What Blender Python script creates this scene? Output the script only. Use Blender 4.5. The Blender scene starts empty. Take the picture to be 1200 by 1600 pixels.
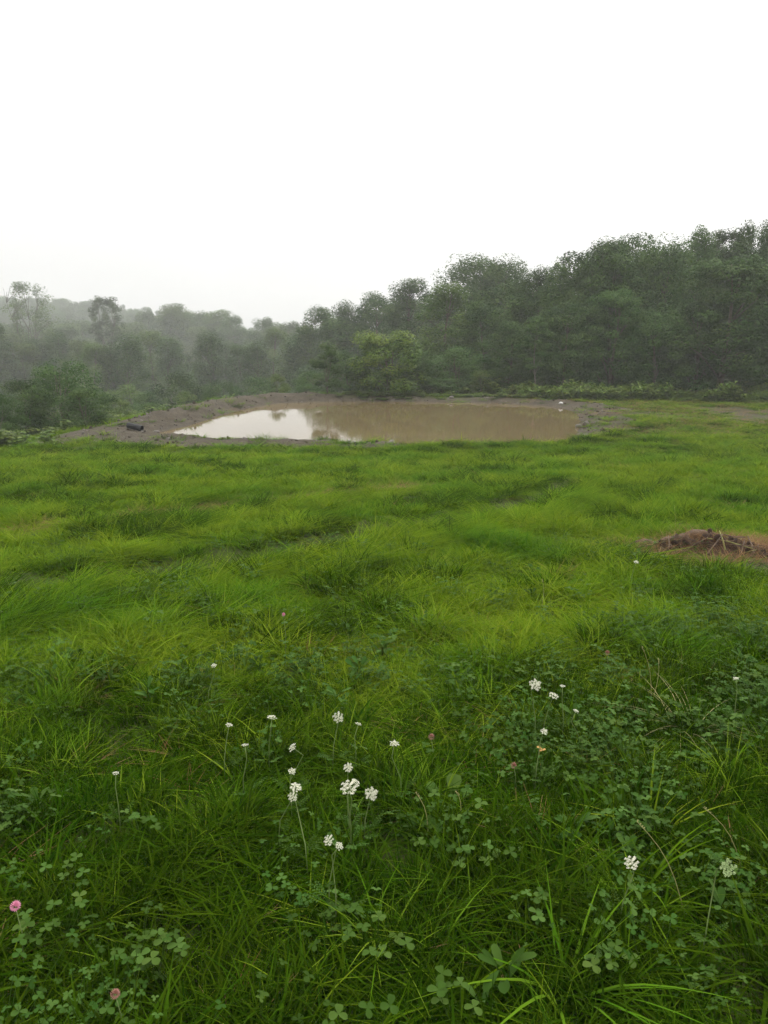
import bpy, math, random
import numpy as np
from mathutils import Vector, Matrix

R = math.radians
scene = bpy.context.scene
COL = scene.collection
rng = np.random.default_rng(7)
random.seed(7)

# ------------------------------------------------------------------ camera
EYE = 1.65
FPX = 1164.0                    # focal length in pixels of a 1200 x 1600 picture
PITCH = math.atan((800 - 537) / FPX)
cam_d = bpy.data.cameras.new('camera')
cam_d.sensor_fit = 'VERTICAL'
cam_d.sensor_height = 24.0
cam_d.lens = 24.0 * FPX / 1600
cam_d.clip_start = 0.05
cam_d.clip_end = 3000
cam = bpy.data.objects.new('camera', cam_d)
cam.location = (0, 0, EYE)
cam.rotation_euler = (R(90) - PITCH, 0, 0)
COL.objects.link(cam)
scene.camera = cam

# ------------------------------------------------------------------ sky, sun, exposure
SUN_EL, SUN_ROT = R(48), R(35)
w = bpy.data.worlds.new('World')
scene.world = w
w.use_nodes = True
nt = w.node_tree
nt.nodes.clear()
out = nt.nodes.new('ShaderNodeOutputWorld')
bg = nt.nodes.new('ShaderNodeBackground')
sky = nt.nodes.new('ShaderNodeTexSky')
sky.sky_type = 'NISHITA'
sky.sun_disc = False
sky.sun_elevation = SUN_EL
sky.sun_rotation = SUN_ROT
sky.dust_density = 4.0
hs = nt.nodes.new('ShaderNodeHueSaturation')
hs.inputs['Saturation'].default_value = 0.12
nt.links.new(sky.outputs[0], hs.inputs['Color'])
# closed cloud deck: brighter overhead than at the horizon
tc = nt.nodes.new('ShaderNodeTexCoord')
sx = nt.nodes.new('ShaderNodeSeparateXYZ')
nt.links.new(tc.outputs['Generated'], sx.inputs[0])
pw_ = nt.nodes.new('ShaderNodeMath'); pw_.operation = 'POWER'; pw_.use_clamp = True
nt.links.new(sx.outputs['Z'], pw_.inputs[0])
pw_.inputs[1].default_value = 1.3
ma = nt.nodes.new('ShaderNodeMath'); ma.operation = 'MULTIPLY_ADD'
nt.links.new(pw_.outputs[0], ma.inputs[0])
ma.inputs[1].default_value = 25.0
ma.inputs[2].default_value = 9.2
cl_n = nt.nodes.new('ShaderNodeTexNoise')
cl_n.inputs['Scale'].default_value = 1.6
cl_n.inputs['Detail'].default_value = 4
nt.links.new(tc.outputs['Generated'], cl_n.inputs['Vector'])
cl_r = nt.nodes.new('ShaderNodeMapRange')
cl_r.inputs['From Min'].default_value = 0.3
cl_r.inputs['From Max'].default_value = 0.7
cl_r.inputs['To Min'].default_value = 0.86
cl_r.inputs['To Max'].default_value = 1.12
nt.links.new(cl_n.outputs['Fac'], cl_r.inputs['Value'])
mr = nt.nodes.new('ShaderNodeMath'); mr.operation = 'MULTIPLY'
nt.links.new(ma.outputs[0], mr.inputs[0])
nt.links.new(cl_r.outputs[0], mr.inputs[1])
cc = nt.nodes.new('ShaderNodeCombineColor')
for k in range(3):
    nt.links.new(mr.outputs[0], cc.inputs[k])
tint = nt.nodes.new('ShaderNodeMix')
tint.data_type = 'RGBA'
tint.blend_type = 'MULTIPLY'
tint.inputs['Factor'].default_value = 1.0
nt.links.new(cc.outputs[0], tint.inputs[6])
tint.inputs[7].default_value = (1.0, 0.995, 0.985, 1)
mx = nt.nodes.new('ShaderNodeMix')
mx.data_type = 'RGBA'
mx.inputs['Factor'].default_value = 0.8
nt.links.new(hs.outputs[0], mx.inputs[6])
nt.links.new(tint.outputs[2], mx.inputs[7])
nt.links.new(mx.outputs[2], bg.inputs['Color'])
bg.inputs['Strength'].default_value = 0.10
nt.links.new(bg.outputs[0], out.inputs['Surface'])

sun_d = bpy.data.lights.new('sun', 'SUN')
sun_d.energy = 0.7
sun_d.angle = R(25)
sun_d.color = (1.0, 0.96, 0.9)
sun = bpy.data.objects.new('sun', sun_d)
sun.rotation_euler = (R(90) - SUN_EL, 0, math.pi - SUN_ROT)
sun.location = (0, 0, 60)
COL.objects.link(sun)

scene.view_settings.view_transform = 'Standard'
scene.view_settings.look = 'None'
scene.view_settings.gamma = 1.0
scene.view_settings.use_curve_mapping = False
scene.view_settings.exposure = 0.15
scene.render.engine = 'CYCLES'
cy = scene.cycles
cy.max_bounces = 7
cy.diffuse_bounces = 3
cy.glossy_bounces = 2
cy.transmission_bounces = 3
cy.volume_bounces = 2
cy.transparent_max_bounces = 4
cy.use_adaptive_sampling = True
cy.adaptive_threshold = 0.025
cy.use_denoising = True
cy.caustics_reflective = False
cy.caustics_refractive = False

HAZE_DENSITY = 0.0011

# ------------------------------------------------------------------ helpers: numbers
def smooth(a, b, x):
    t = np.clip((x - a) / (b - a), 0, 1)
    return t * t * (3 - 2 * t)

def hash2(ix, iy, seed):
    n = (ix.astype(np.int64) * 374761393 + iy.astype(np.int64) * 668265263 + seed * 97471131) & 0x7fffffff
    n = ((n ^ (n >> 13)) * 1274126177) & 0x7fffffff
    n = n ^ (n >> 16)
    return (n & 0xffff) / 65535.0

def noise2(x, y, s=1.0, seed=0):
    x = np.asarray(x, float) / s
    y = np.asarray(y, float) / s
    ix, iy = np.floor(x), np.floor(y)
    fx, fy = x - ix, y - iy
    fx = fx * fx * (3 - 2 * fx)
    fy = fy * fy * (3 - 2 * fy)
    a = hash2(ix, iy, seed); b = hash2(ix + 1, iy, seed)
    c = hash2(ix, iy + 1, seed); d = hash2(ix + 1, iy + 1, seed)
    return (a + (b - a) * fx) * (1 - fy) + (c + (d - c) * fx) * fy

def fbm(x, y, s, seed=0, o=3):
    v = 0; amp = 0.5; tot = 0
    for k in range(o):
        v = v + amp * noise2(x, y, s / 2 ** k, seed + k * 17)
        tot += amp
        amp *= 0.5
    return v / tot

def poly_sd(px, py, poly):
    """signed distance, negative inside"""
    px = np.asarray(px, float); py = np.asarray(py, float)
    d = np.full(px.shape, 1e9)
    inside = np.zeros(px.shape, bool)
    n = len(poly)
    for i in range(n):
        x0, y0 = poly[i]; x1, y1 = poly[(i + 1) % n]
        ex, ey = x1 - x0, y1 - y0
        t = np.clip(((px - x0) * ex + (py - y0) * ey) / (ex * ex + ey * ey), 0, 1)
        d = np.minimum(d, np.hypot(px - x0 - t * ex, py - y0 - t * ey))
        if abs(ey) > 1e-9:
            c = ((y0 > py) != (y1 > py)) & (px < x0 + ex * (py - y0) / ey)
            inside ^= c
    return np.where(inside, -d, d)

def line_d(px, py, pts):
    px = np.asarray(px, float); py = np.asarray(py, float)
    d = np.full(px.shape, 1e9)
    for (x0, y0), (x1, y1) in zip(pts[:-1], pts[1:]):
        ex, ey = x1 - x0, y1 - y0
        t = np.clip(((px - x0) * ex + (py - y0) * ey) / (ex * ex + ey * ey), 0, 1)
        d = np.minimum(d, np.hypot(px - x0 - t * ex, py - y0 - t * ey))
    return d

CP, SP = math.cos(PITCH), math.sin(PITCH)
def ray(px, py):
    xc, yc = (px - 600) / FPX, (800 - py) / FPX
    return np.array([xc, CP + yc * SP, -SP + yc * CP])

def on_plane(px, py, z):
    d = ray(px, py)
    t = (z - EYE) / d[2]
    return (d[0] * t, d[1] * t)

def at_y(px, py, Y):
    d = ray(px, py)
    t = Y / d[1]
    return np.array([d[0] * t, Y, EYE + d[2] * t])

# ------------------------------------------------------------------ the lie of the land
WATER = -1.55
POND = [on_plane(px, py, WATER) for px, py in [
    (246, 677), (300, 681.5), (345, 685), (420, 688), (485, 690), (530, 689.5), (552, 693), (600, 692), (640, 695),
    (700, 696), (780, 696), (850, 695), (886, 690), (899, 676), (903, 660), (900, 648), (886, 640), (850, 634.5),
    (780, 631), (700, 629), (600, 627.5), (500, 628), (430, 631), (380, 640), (335, 653), (295, 666)]]
TRACK = [(9.2, 33.5), (9.9, 36.5), (11.2, 36.4), (12.2, 33.2), (12.4, 31.8)]   # bare dirt track turning off the bank

RUT = [(-7.2, 5.2), (-4.2, 5.9), (-3.2, 6.3), (-2.05, 6.9), (-1.3, 7.6), (0.0, 8.9), (1.2, 10.3), (2.1, 11.3), (3.4, 13.9)]      # wheel rut pressed into the meadow
def drop_mask(x, y):
    return smooth(1.0, -6.5, x - 0.04 * np.maximum(y - 40, 0)) * smooth(22.0, 27.0, y)

def terrain(x, y):
    x = np.asarray(x, float); y = np.asarray(y, float)
    yy = np.minimum(y, 20.5)
    base = -0.0680 * yy - 0.002 * np.maximum(np.minimum(y, 60) - 20.5, 0)
    base = np.where(y < -2, base * 0 + 0.12, base)
    d = poly_sd(x, y, POND)
    dl = poly_sd(x, y, POND) - 2.6
    base = base - np.minimum(0.20 * np.maximum(dl, 0), 6.0) * drop_mask(x, y)
    # far ground climbs on to the wooded hill
    base = base + 17.0 * smooth(250, 430, y) * smooth(-50, -170, x) + 4 * smooth(120, 300, np.abs(x))
    base = base + 0.10 * (fbm(x, y, 3.0, 3) - 0.5) * smooth(1.0, 4.0, y) + 0.05 * (fbm(x, y, 0.8, 5) - 0.5)
    lump = (fbm(x, y, 0.9, 11) - 0.5) * 0.26 + (fbm(x, y, 0.40, 12) - 0.5) * 0.16
    ru = line_d(x, y, RUT)
    base = base - 0.07 * smooth(0.40, 0.10, ru) + 0.03 * smooth(0.3, 0.5, ru) * smooth(0.9, 0.5, ru)
    left = smooth(1.0, -5.0, x)
    rim = 0.17 + 0.06 * smooth(26, 30, y) + 0.24 * left * smooth(27, 31, y)
    bank = WATER + rim * smooth(0.0, 1.5, d) + lump * smooth(0.05, 0.8, d)
    wgt = smooth(1.3, 3.2, d)
    z = bank * (1 - wgt) + base * wgt
    z = np.where(d < 0, WATER - np.minimum(0.9, 0.35 * -d), z)
    return z

def dirt_amount(x, y):
    """> 0.5 where the soil is bare: the pushed up bank round the pond and the track"""
    x = np.asarray(x, float); y = np.asarray(y, float)
    d = poly_sd(x, y, POND)
    front = smooth(27.5, 24.5, y)
    wdt = 1.3 + 1.9 * smooth(-2.0, -6.5, x) + 0.7 * smooth(7.5, 9.0, x) - 0.9 * front * smooth(-1.5, 2.0, x) + 0.2 * front * smooth(-2.0, -6, x)
    n = (fbm(x, y, 1.1, 21) - 0.5) * 1.2
    a = smooth(0.45, -0.45, d - wdt + n)
    tr = smooth(0.45, -0.35, line_d(x, y, TRACK) - 0.75 + n * 0.5)
    spur = smooth(0.5, -0.4, line_d(x, y, [(-12.0, 24.2), (-9.5, 24.6), (-7.5, 24.8), (-3.0, 23.4), (0, 23.0)]) - 0.95 + n * 0.6)
    return np.maximum(np.maximum(a, tr), spur)

def tz(x, y):
    return float(terrain(np.array([x]), np.array([y]))[0])

def on_ground(px, py, h=0.0):
    d = ray(px, py)
    ts = np.geomspace(0.6, 400, 1600)
    X, Y, Z = d[0] * ts, d[1] * ts, EYE + d[2] * ts
    below = Z < terrain(X, Y) + h
    i = int(np.argmax(below)) if below.any() else len(ts) - 1
    i = max(i, 1)
    a, b = ts[i - 1], ts[i]
    for _ in range(18):
        m = 0.5 * (a + b)
        if EYE + d[2] * m < tz(d[0] * m, d[1] * m) + h:
            b = m
        else:
            a = m
    return d[0] * b, d[1] * b, EYE + d[2] * b

# ------------------------------------------------------------------ helpers: objects
class MB:
    """collects vertices, faces and two point attributes"""
    def __init__(s):
        s.v = []; s.f = []; s.tone = []; s.t = []; s.mi = []
        s.n = 0
    def add(s, v, f, tone=0.5, t=0.5, mi=0):
        v = np.asarray(v, float).reshape(-1, 3)
        s.v.append(v)
        s.f += [tuple(i + s.n for i in q) for q in f]
        s.mi += [mi] * len(f)
        s.tone.append(np.broadcast_to(np.asarray(tone, float), (len(v),)))
        s.t.append(np.broadcast_to(np.asarray(t, float), (len(v),)))
        s.n += len(v)
    def mesh(s, name, mats, shade=True):
        me = bpy.data.meshes.new(name)
        v = np.concatenate(s.v)
        me.from_pydata(v.tolist(), [], s.f)
        for nm, dat in (('tone', s.tone), ('along', s.t)):
            at = me.attributes.new(nm, 'FLOAT', 'POINT')
            at.data.foreach_set('value', np.concatenate(dat).astype(np.float32))
        for m in (mats if isinstance(mats, (list, tuple)) else [mats]):
            me.materials.append(m)
        if isinstance(mats, (list, tuple)) and len(mats) > 1:
            me.polygons.foreach_set('material_index', s.mi)
        if shade:
            me.polygons.foreach_set('use_smooth', [True] * len(me.polygons))
        me.update()
        return me

def fast_mesh(name, verts, faces, mats, attrs=None, shade=False):
    """verts (N,3), faces (M,k) arrays"""
    me = bpy.data.meshes.new(name)
    k = faces.shape[1]
    me.vertices.add(len(verts)); me.loops.add(faces.size); me.polygons.add(len(faces))
    me.vertices.foreach_set('co', verts.astype(np.float32).ravel())
    me.loops.foreach_set('vertex_index', faces.astype(np.int32).ravel())
    me.polygons.foreach_set('loop_start', np.arange(0, faces.size, k, dtype=np.int32))
    me.polygons.foreach_set('loop_total', np.full(len(faces), k, dtype=np.int32))
    for nm, dat in (attrs or {}).items():
        at = me.attributes.new(nm, 'FLOAT', 'POINT')
        at.data.foreach_set('value', np.asarray(dat, np.float32))
    for m in (mats if isinstance(mats, (list, tuple)) else [mats]):
        me.materials.append(m)
    me.update(calc_edges=True)
    me.polygons.foreach_set('use_smooth', np.full(len(faces), shade))
    return me

def obj(name, me, parent=None, loc=(0, 0, 0), rot=(0, 0, 0), scl=(1, 1, 1), link=True):
    o = bpy.data.objects.new(name, me)
    o.location = loc; o.rotation_euler = rot; o.scale = scl
    if parent is not None:
        o.parent = parent
    if link:
        COL.objects.link(o)
    return o

def tag(o, label=None, cat=None, group=None, kind=None):
    if label: o['label'] = label
    if cat: o['category'] = cat
    if group: o['group'] = group
    if kind: o['kind'] = kind
    return o

def empty(name, loc, rz=0.0, scl=(1, 1, 1)):
    o = bpy.data.objects.new(name, None)
    o.location = loc; o.rotation_euler = (0, 0, rz); o.scale = scl
    o.empty_display_size = 0.2
    COL.objects.link(o)
    return o

def tube(mb, pts, rad, sides=6, tone=0.5, cap=True, mi=0, ts=None):
    pts = [np.asarray(p, float) for p in pts]
    n = len(pts)
    rad = rad if hasattr(rad, '__len__') else [rad] * n
    V = []; T = []
    up = np.array([0.31, 0.17, 0.93])
    for i in range(n):
        d = pts[min(i + 1, n - 1)] - pts[max(i - 1, 0)]
        d = d / (np.linalg.norm(d) + 1e-9)
        a = np.cross(d, up if abs(d @ up) < 0.95 else np.array([1.0, 0.1, 0]))
        a /= np.linalg.norm(a) + 1e-9
        b = np.cross(d, a)
        for k in range(sides):
            an = 2 * math.pi * k / sides
            V.append(pts[i] + rad[i] * (a * math.cos(an) + b * math.sin(an)))
            T.append(i / (n - 1))
    F = []
    for i in range(n - 1):
        for k in range(sides):
            k2 = (k + 1) % sides
            F.append((i * sides + k, i * sides + k2, (i + 1) * sides + k2, (i + 1) * sides + k))
    if cap:
        F.append(tuple(range(sides - 1, -1, -1)))
        F.append(tuple((n - 1) * sides + k for k in range(sides)))
    mb.add(V, F, tone, T if ts is None else ts, mi)

# ------------------------------------------------------------------ materials
def mat(name):
    m = bpy.data.materials.new(name)
    m.use_nodes = True
    m.node_tree.nodes.clear()
    return m, m.node_tree

def N(nt, typ, **kw):
    n = nt.nodes.new(typ)
    for k, v in kw.items():
        setattr(n, k, v)
    return n

def ramp(nt, stops):
    r = nt.nodes.new('ShaderNodeValToRGB')
    e = r.color_ramp.elements
    while len(e) < len(stops):
        e.new(0.5)
    for i, (p, c) in enumerate(stops):
        e[i].position = p
        e[i].color = (*c, 1)
    return r

def foliage_mat(name, dark, mid, light, trans=0.3, rough=0.5, patch=None, patch_scale=0.3, obj_rand=0.25, spec=0.35, hue=0.03):
    """leaf or blade: colour from the per-leaf tone, a slow drift over the ground and a per-plant shift"""
    m, nt = mat(name)
    o = N(nt, 'ShaderNodeOutputMaterial')
    at = N(nt, 'ShaderNodeAttribute', attribute_name='tone')
    oi = N(nt, 'ShaderNodeObjectInfo')
    add = N(nt, 'ShaderNodeMath', operation='MULTIPLY_ADD')
    nt.links.new(oi.outputs['Random'], add.inputs[0])
    add.inputs[1].default_value = obj_rand
    sub = N(nt, 'ShaderNodeMath', operation='ADD')
    nt.links.new(at.outputs['Fac'], add.inputs[2])
    nt.links.new(add.outputs[0], sub.inputs[0])
    sub.inputs[1].default_value = -obj_rand * 0.5
    rp = ramp(nt, [(0.0, dark), (0.5, mid), (1.0, light)])
    nt.links.new(sub.outputs[0], rp.inputs[0])
    col = rp.outputs[0]
    if patch:
        ge = N(nt, 'ShaderNodeNewGeometry')
        nz = N(nt, 'ShaderNodeTexNoise')
        nz.inputs['Scale'].default_value = patch_scale
        nz.inputs['Detail'].default_value = 3
        nt.links.new(ge.outputs['Position'], nz.inputs['Vector'])
        mr = N(nt, 'ShaderNodeMapRange')
        mr.inputs['From Min'].default_value = 0.42
        mr.inputs['From Max'].default_value = 0.66
        nt.links.new(nz.outputs['Fac'], mr.inputs['Value'])
        mx = N(nt, 'ShaderNodeMix', data_type='RGBA')
        mx.blend_type = 'MULTIPLY'
        nt.links.new(mr.outputs[0], mx.inputs['Factor'])
        nt.links.new(col, mx.inputs[6])
        mx.inputs[7].default_value = (*patch, 1)
        col = mx.outputs[2]
    hsv = N(nt, 'ShaderNodeHueSaturation')
    mrh = N(nt, 'ShaderNodeMapRange')
    mrh.inputs['To Min'].default_value = 0.5 - hue
    mrh.inputs['To Max'].default_value = 0.5 + hue
    nt.links.new(oi.outputs['Random'], mrh.inputs['Value'])
    nt.links.new(mrh.outputs[0], hsv.inputs['Hue'])
    nt.links.new(col, hsv.inputs['Color'])
    col = hsv.outputs[0]
    p = N(nt, 'ShaderNodeBsdfPrincipled')
    nt.links.new(col, p.inputs['Base Color'])
    p.inputs['Roughness'].default_value = rough
    p.inputs['Specular IOR Level'].default_value = spec
    tr = N(nt, 'ShaderNodeBsdfTranslucent')
    nt.links.new(col, tr.inputs['Color'])
    ms = N(nt, 'ShaderNodeMixShader')
    ms.inputs[0].default_value = trans
    nt.links.new(p.outputs[0], ms.inputs[1])
    nt.links.new(tr.outputs[0], ms.inputs[2])
    nt.links.new(ms.outputs[0], o.inputs['Surface'])
    return m

def plain_mat(name, stops, scale=8.0, rough=0.8, bump=0.3, bump_scale=None, detail=6, coord='Object', spec=0.3):
    m, nt = mat(name)
    o = N(nt, 'ShaderNodeOutputMaterial')
    tc = N(nt, 'ShaderNodeTexCoord')
    nz = N(nt, 'ShaderNodeTexNoise')
    nz.inputs['Scale'].default_value = scale
    nz.inputs['Detail'].default_value = detail
    nz.inputs['Roughness'].default_value = 0.65
    nt.links.new(tc.outputs[coord], nz.inputs['Vector'])
    rp = ramp(nt, stops)
    nt.links.new(nz.outputs['Fac'], rp.inputs[0])
    p = N(nt, 'ShaderNodeBsdfPrincipled')
    p.inputs['Roughness'].default_value = rough
    p.inputs['Specular IOR Level'].default_value = spec
    nt.links.new(rp.outputs[0], p.inputs['Base Color'])
    if bump:
        b = N(nt, 'ShaderNodeBump')
        b.inputs['Strength'].default_value = bump
        b.inputs['Distance'].default_value = 0.02
        nz2 = N(nt, 'ShaderNodeTexNoise')
        nz2.inputs['Scale'].default_value = bump_scale or scale * 4
        nz2.inputs['Detail'].default_value = 5
        nt.links.new(tc.outputs[coord], nz2.inputs['Vector'])
        nt.links.new(nz2.outputs['Fac'], b.inputs['Height'])
        nt.links.new(b.outputs[0], p.inputs['Normal'])
    nt.links.new(p.outputs[0], o.inputs['Surface'])
    return m

M = {}
M['grass'] = foliage_mat('grass_blades', (0.027, 0.068, 0.002), (0.085, 0.158, 0.006), (0.190, 0.248, 0.016), trans=0.30,
                         rough=0.5, patch=(0.58, 0.80, 0.80), patch_scale=0.7, obj_rand=0.45, spec=0.0, hue=0.018)
M['grass_shade_tone'] = foliage_mat('shade_toned_grass', (0.007, 0.023, 0.001), (0.017, 0.044, 0.002), (0.052, 0.095, 0.004), trans=0.28, rough=0.5, patch=(0.75, 0.9, 0.8), patch_scale=0.9, obj_rand=0.40, spec=0.0, hue=0.018)  # darker copy of the meadow grass, shade put into its colour
M['dead'] = foliage_mat('dead_grass', (0.075, 0.034, 0.012), (0.155, 0.080, 0.028), (0.27, 0.17, 0.075), trans=0.1, rough=0.7, obj_rand=0.2, spec=0.1, hue=0.01)
M['straw'] = foliage_mat('pale_straw', (0.16, 0.15, 0.05), (0.26, 0.25, 0.09), (0.36, 0.33, 0.15), trans=0.2, rough=0.6, obj_rand=0.2, spec=0.2, hue=0.01)
M['clover'] = foliage_mat('clover_leaves', (0.018, 0.048, 0.005), (0.036, 0.082, 0.010), (0.075, 0.130, 0.024), trans=0.22, rough=0.55, obj_rand=0.45, spec=0.04, hue=0.015)
M['weed'] = foliage_mat('weed_leaves', (0.045, 0.085, 0.010), (0.095, 0.155, 0.018), (0.17, 0.225, 0.03), trans=0.3, rough=0.55, obj_rand=0.4, spec=0.25, hue=0.02)
M['leaf_dark'] = foliage_mat('dark_tree_leaves', (0.018, 0.048, 0.009), (0.040, 0.086, 0.016), (0.085, 0.140, 0.030), trans=0.22, rough=0.5, obj_rand=0.60, spec=0.05, hue=0.016)
M['leaf_mid'] = foliage_mat('mid_tree_leaves', (0.024, 0.060, 0.010), (0.050, 0.102, 0.020), (0.100, 0.160, 0.038), trans=0.25, rough=0.5, obj_rand=0.60, spec=0.05, hue=0.016)
M['leaf_pale'] = foliage_mat('pale_tree_leaves', (0.045, 0.085, 0.016), (0.085, 0.140, 0.028), (0.140, 0.195, 0.048), trans=0.28, rough=0.5, obj_rand=0.60, spec=0.05, hue=0.016)
M['leaf_bright'] = foliage_mat('bright_tree_leaves', (0.034, 0.085, 0.008), (0.092, 0.175, 0.018), (0.19, 0.27, 0.04), trans=0.28, rough=0.5, obj_rand=0.2, spec=0.12, hue=0.01)
M['bark'] = plain_mat('tree_bark', [(0.3, (0.055, 0.042, 0.032)), (0.7, (0.15, 0.125, 0.10))], 6, 0.9, 0.6)
M['pale_bark'] = plain_mat('pale_tree_bark', [(0.3, (0.11, 0.10, 0.085)), (0.7, (0.23, 0.21, 0.18))], 5, 0.85, 0.4)
M['stem'] = plain_mat('green_stem', [(0.3, (0.09, 0.14, 0.035)), (0.7, (0.15, 0.20, 0.06))], 20, 0.6, 0)
M['petal'] = plain_mat('white_petals', [(0.3, (0.50, 0.50, 0.36)), (0.7, (0.66, 0.65, 0.52))], 60, 0.6, 0)
M['green_petal'] = plain_mat('greenish_petals', [(0.3, (0.22, 0.32, 0.12)), (0.7, (0.36, 0.44, 0.20))], 60, 0.6, 0)
M['pink'] = plain_mat('pink_petals', [(0.3, (0.55, 0.16, 0.28)), (0.7, (0.74, 0.36, 0.46))], 80, 0.6, 0)
M['dusky'] = plain_mat('faded_petals', [(0.3, (0.25, 0.11, 0.08)), (0.7, (0.42, 0.22, 0.17))], 80, 0.7, 0)
M['orange'] = plain_mat('orange_leaf', [(0.3, (0.30, 0.15, 0.03)), (0.7, (0.42, 0.25, 0.06))], 30, 0.6, 0)
M['stone'] = plain_mat('grey_stone', [(0.3, (0.075, 0.065, 0.055)), (0.7, (0.19, 0.17, 0.15))], 5, 0.85, 0.5)
M['pale_stone'] = plain_mat('pale_stone', [(0.3, (0.45, 0.44, 0.42)), (0.7, (0.70, 0.69, 0.66))], 5, 0.8, 0.4)
M['soil'] = plain_mat('dark_soil', [(0.3, (0.022, 0.012, 0.008)), (0.7, (0.070, 0.040, 0.026))], 14, 0.95, 0.9, 60)
M['wood'] = plain_mat('rotten_wood', [(0.3, (0.05, 0.032, 0.022)), (0.7, (0.17, 0.115, 0.075))], 18, 0.85, 0.6, 70)
M['plastic'] = plain_mat('black_plastic', [(0.3, (0.010, 0.010, 0.011)), (0.7, (0.020, 0.020, 0.021))], 6, 0.45, 0.1, spec=0.4)

def ground_mat():
    m, nt = mat('field_soil')
    o = N(nt, 'ShaderNodeOutputMaterial')
    ge = N(nt, 'ShaderNodeNewGeometry')
    def noise(scale, detail=6, rough=0.6):
        n = N(nt, 'ShaderNodeTexNoise')
        n.inputs['Scale'].default_value = scale
        n.inputs['Detail'].default_value = detail
        n.inputs['Roughness'].default_value = rough
        nt.links.new(ge.outputs['Position'], n.inputs['Vector'])
        return n
    at = N(nt, 'ShaderNodeAttribute', attribute_name='dirt')
    n1, n2, n3 = noise(2.2), noise(14, 5), noise(0.5, 4)
    turf = ramp(nt, [(0.3, (0.020, 0.028, 0.005)), (0.55, (0.040, 0.052, 0.009)), (0.75, (0.085, 0.078, 0.026))])
    nt.links.new(n2.outputs['Fac'], turf.inputs[0])
    soil = ramp(nt, [(0.25, (0.024, 0.018, 0.011)), (0.5, (0.054, 0.043, 0.028)), (0.78, (0.125, 0.104, 0.072))])
    mixn = N(nt, 'ShaderNodeMix', data_type='FLOAT')
    mixn.inputs[0].default_value = 0.5
    nt.links.new(n1.outputs['Fac'], mixn.inputs[2]); nt.links.new(n2.outputs['Fac'], mixn.inputs[3])
    nt.links.new(mixn.outputs[0], soil.inputs[0])
    mx = N(nt, 'ShaderNodeMix', data_type='RGBA')
    nt.links.new(at.outputs['Fac'], mx.inputs['Factor'])
    nt.links.new(turf.outputs[0], mx.inputs[6]); nt.links.new(soil.outputs[0], mx.inputs[7])
    p = N(nt, 'ShaderNodeBsdfPrincipled')
    p.inputs['Roughness'].default_value = 0.9
    p.inputs['Specular IOR Level'].default_value = 0.2
    nt.links.new(mx.outputs[2], p.inputs['Base Color'])
    b = N(nt, 'ShaderNodeBump')
    b.inputs['Strength'].default_value = 0.9
    b.inputs['Distance'].default_value = 0.06
    nt.links.new(n2.outputs['Fac'], b.inputs['Height'])
    nt.links.new(b.outputs[0], p.inputs['Normal'])
    nt.links.new(p.outputs[0], o.inputs['Surface'])
    return m
M['ground'] = ground_mat()

def water_mat():
    m, nt = mat('muddy_water')
    o = N(nt, 'ShaderNodeOutputMaterial')
    ge = N(nt, 'ShaderNodeNewGeometry')
    n1 = N(nt, 'ShaderNodeTexNoise'); n1.inputs['Scale'].default_value = 0.25; n1.inputs['Detail'].default_value = 3
    nt.links.new(ge.outputs['Position'], n1.inputs['Vector'])
    rp = ramp(nt, [(0.3, (0.138, 0.101, 0.048)), (0.7, (0.160, 0.119, 0.058))])
    nt.links.new(n1.outputs['Fac'], rp.inputs[0])
    p = N(nt, 'ShaderNodeBsdfPrincipled')
    nt.links.new(rp.outputs[0], p.inputs['Base Color'])
    p.inputs['Roughness'].default_value = 0.02
    p.inputs['IOR'].default_value = 1.33
    n2 = N(nt, 'ShaderNodeTexNoise'); n2.inputs['Scale'].default_value = 5.0; n2.inputs['Detail'].default_value = 3
    nt.links.new(ge.outputs['Position'], n2.inputs['Vector'])
    b = N(nt, 'ShaderNodeBump')
    b.inputs['Strength'].default_value = 0.07
    b.inputs['Distance'].default_value = 0.02
    nt.links.new(n2.outputs['Fac'], b.inputs['Height'])
    nt.links.new(b.outputs[0], p.inputs['Normal'])
    nt.links.new(p.outputs[0], o.inputs['Surface'])
    return m
M['water'] = water_mat()

# ------------------------------------------------------------------ ground: one sheet, fine near the pond and wide out to the hills
def axis(c, lo, hi, step, growth):
    a = [c]
    s = step
    while a[-1] < hi:
        a.append(a[-1] + s); s = min(s * growth, 30)
    b = [c]; s = step
    while b[-1] > lo:
        b.append(b[-1] - s); s = min(s * growth, 30)
    return np.array(sorted(set(a + b[1:])))

xs = axis(0.0, -460, 460, 0.16, 1.019)
ys = axis(24.0, -420, 520, 0.16, 1.022)
GX, GY = np.meshgrid(xs, ys)
GZ = terrain(GX, GY)
DD = dirt_amount(GX, GY)
DD = np.where(poly_sd(GX, GY, POND) < 0, 1.0, DD)
nx, ny = len(xs), len(ys)
idx = np.arange(nx * ny).reshape(ny, nx)
quads = np.stack([idx[:-1, :-1], idx[:-1, 1:], idx[1:, 1:], idx[1:, :-1]], -1).reshape(-1, 4)
verts = np.stack([GX.ravel(), GY.ravel(), GZ.ravel()], -1)
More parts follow.
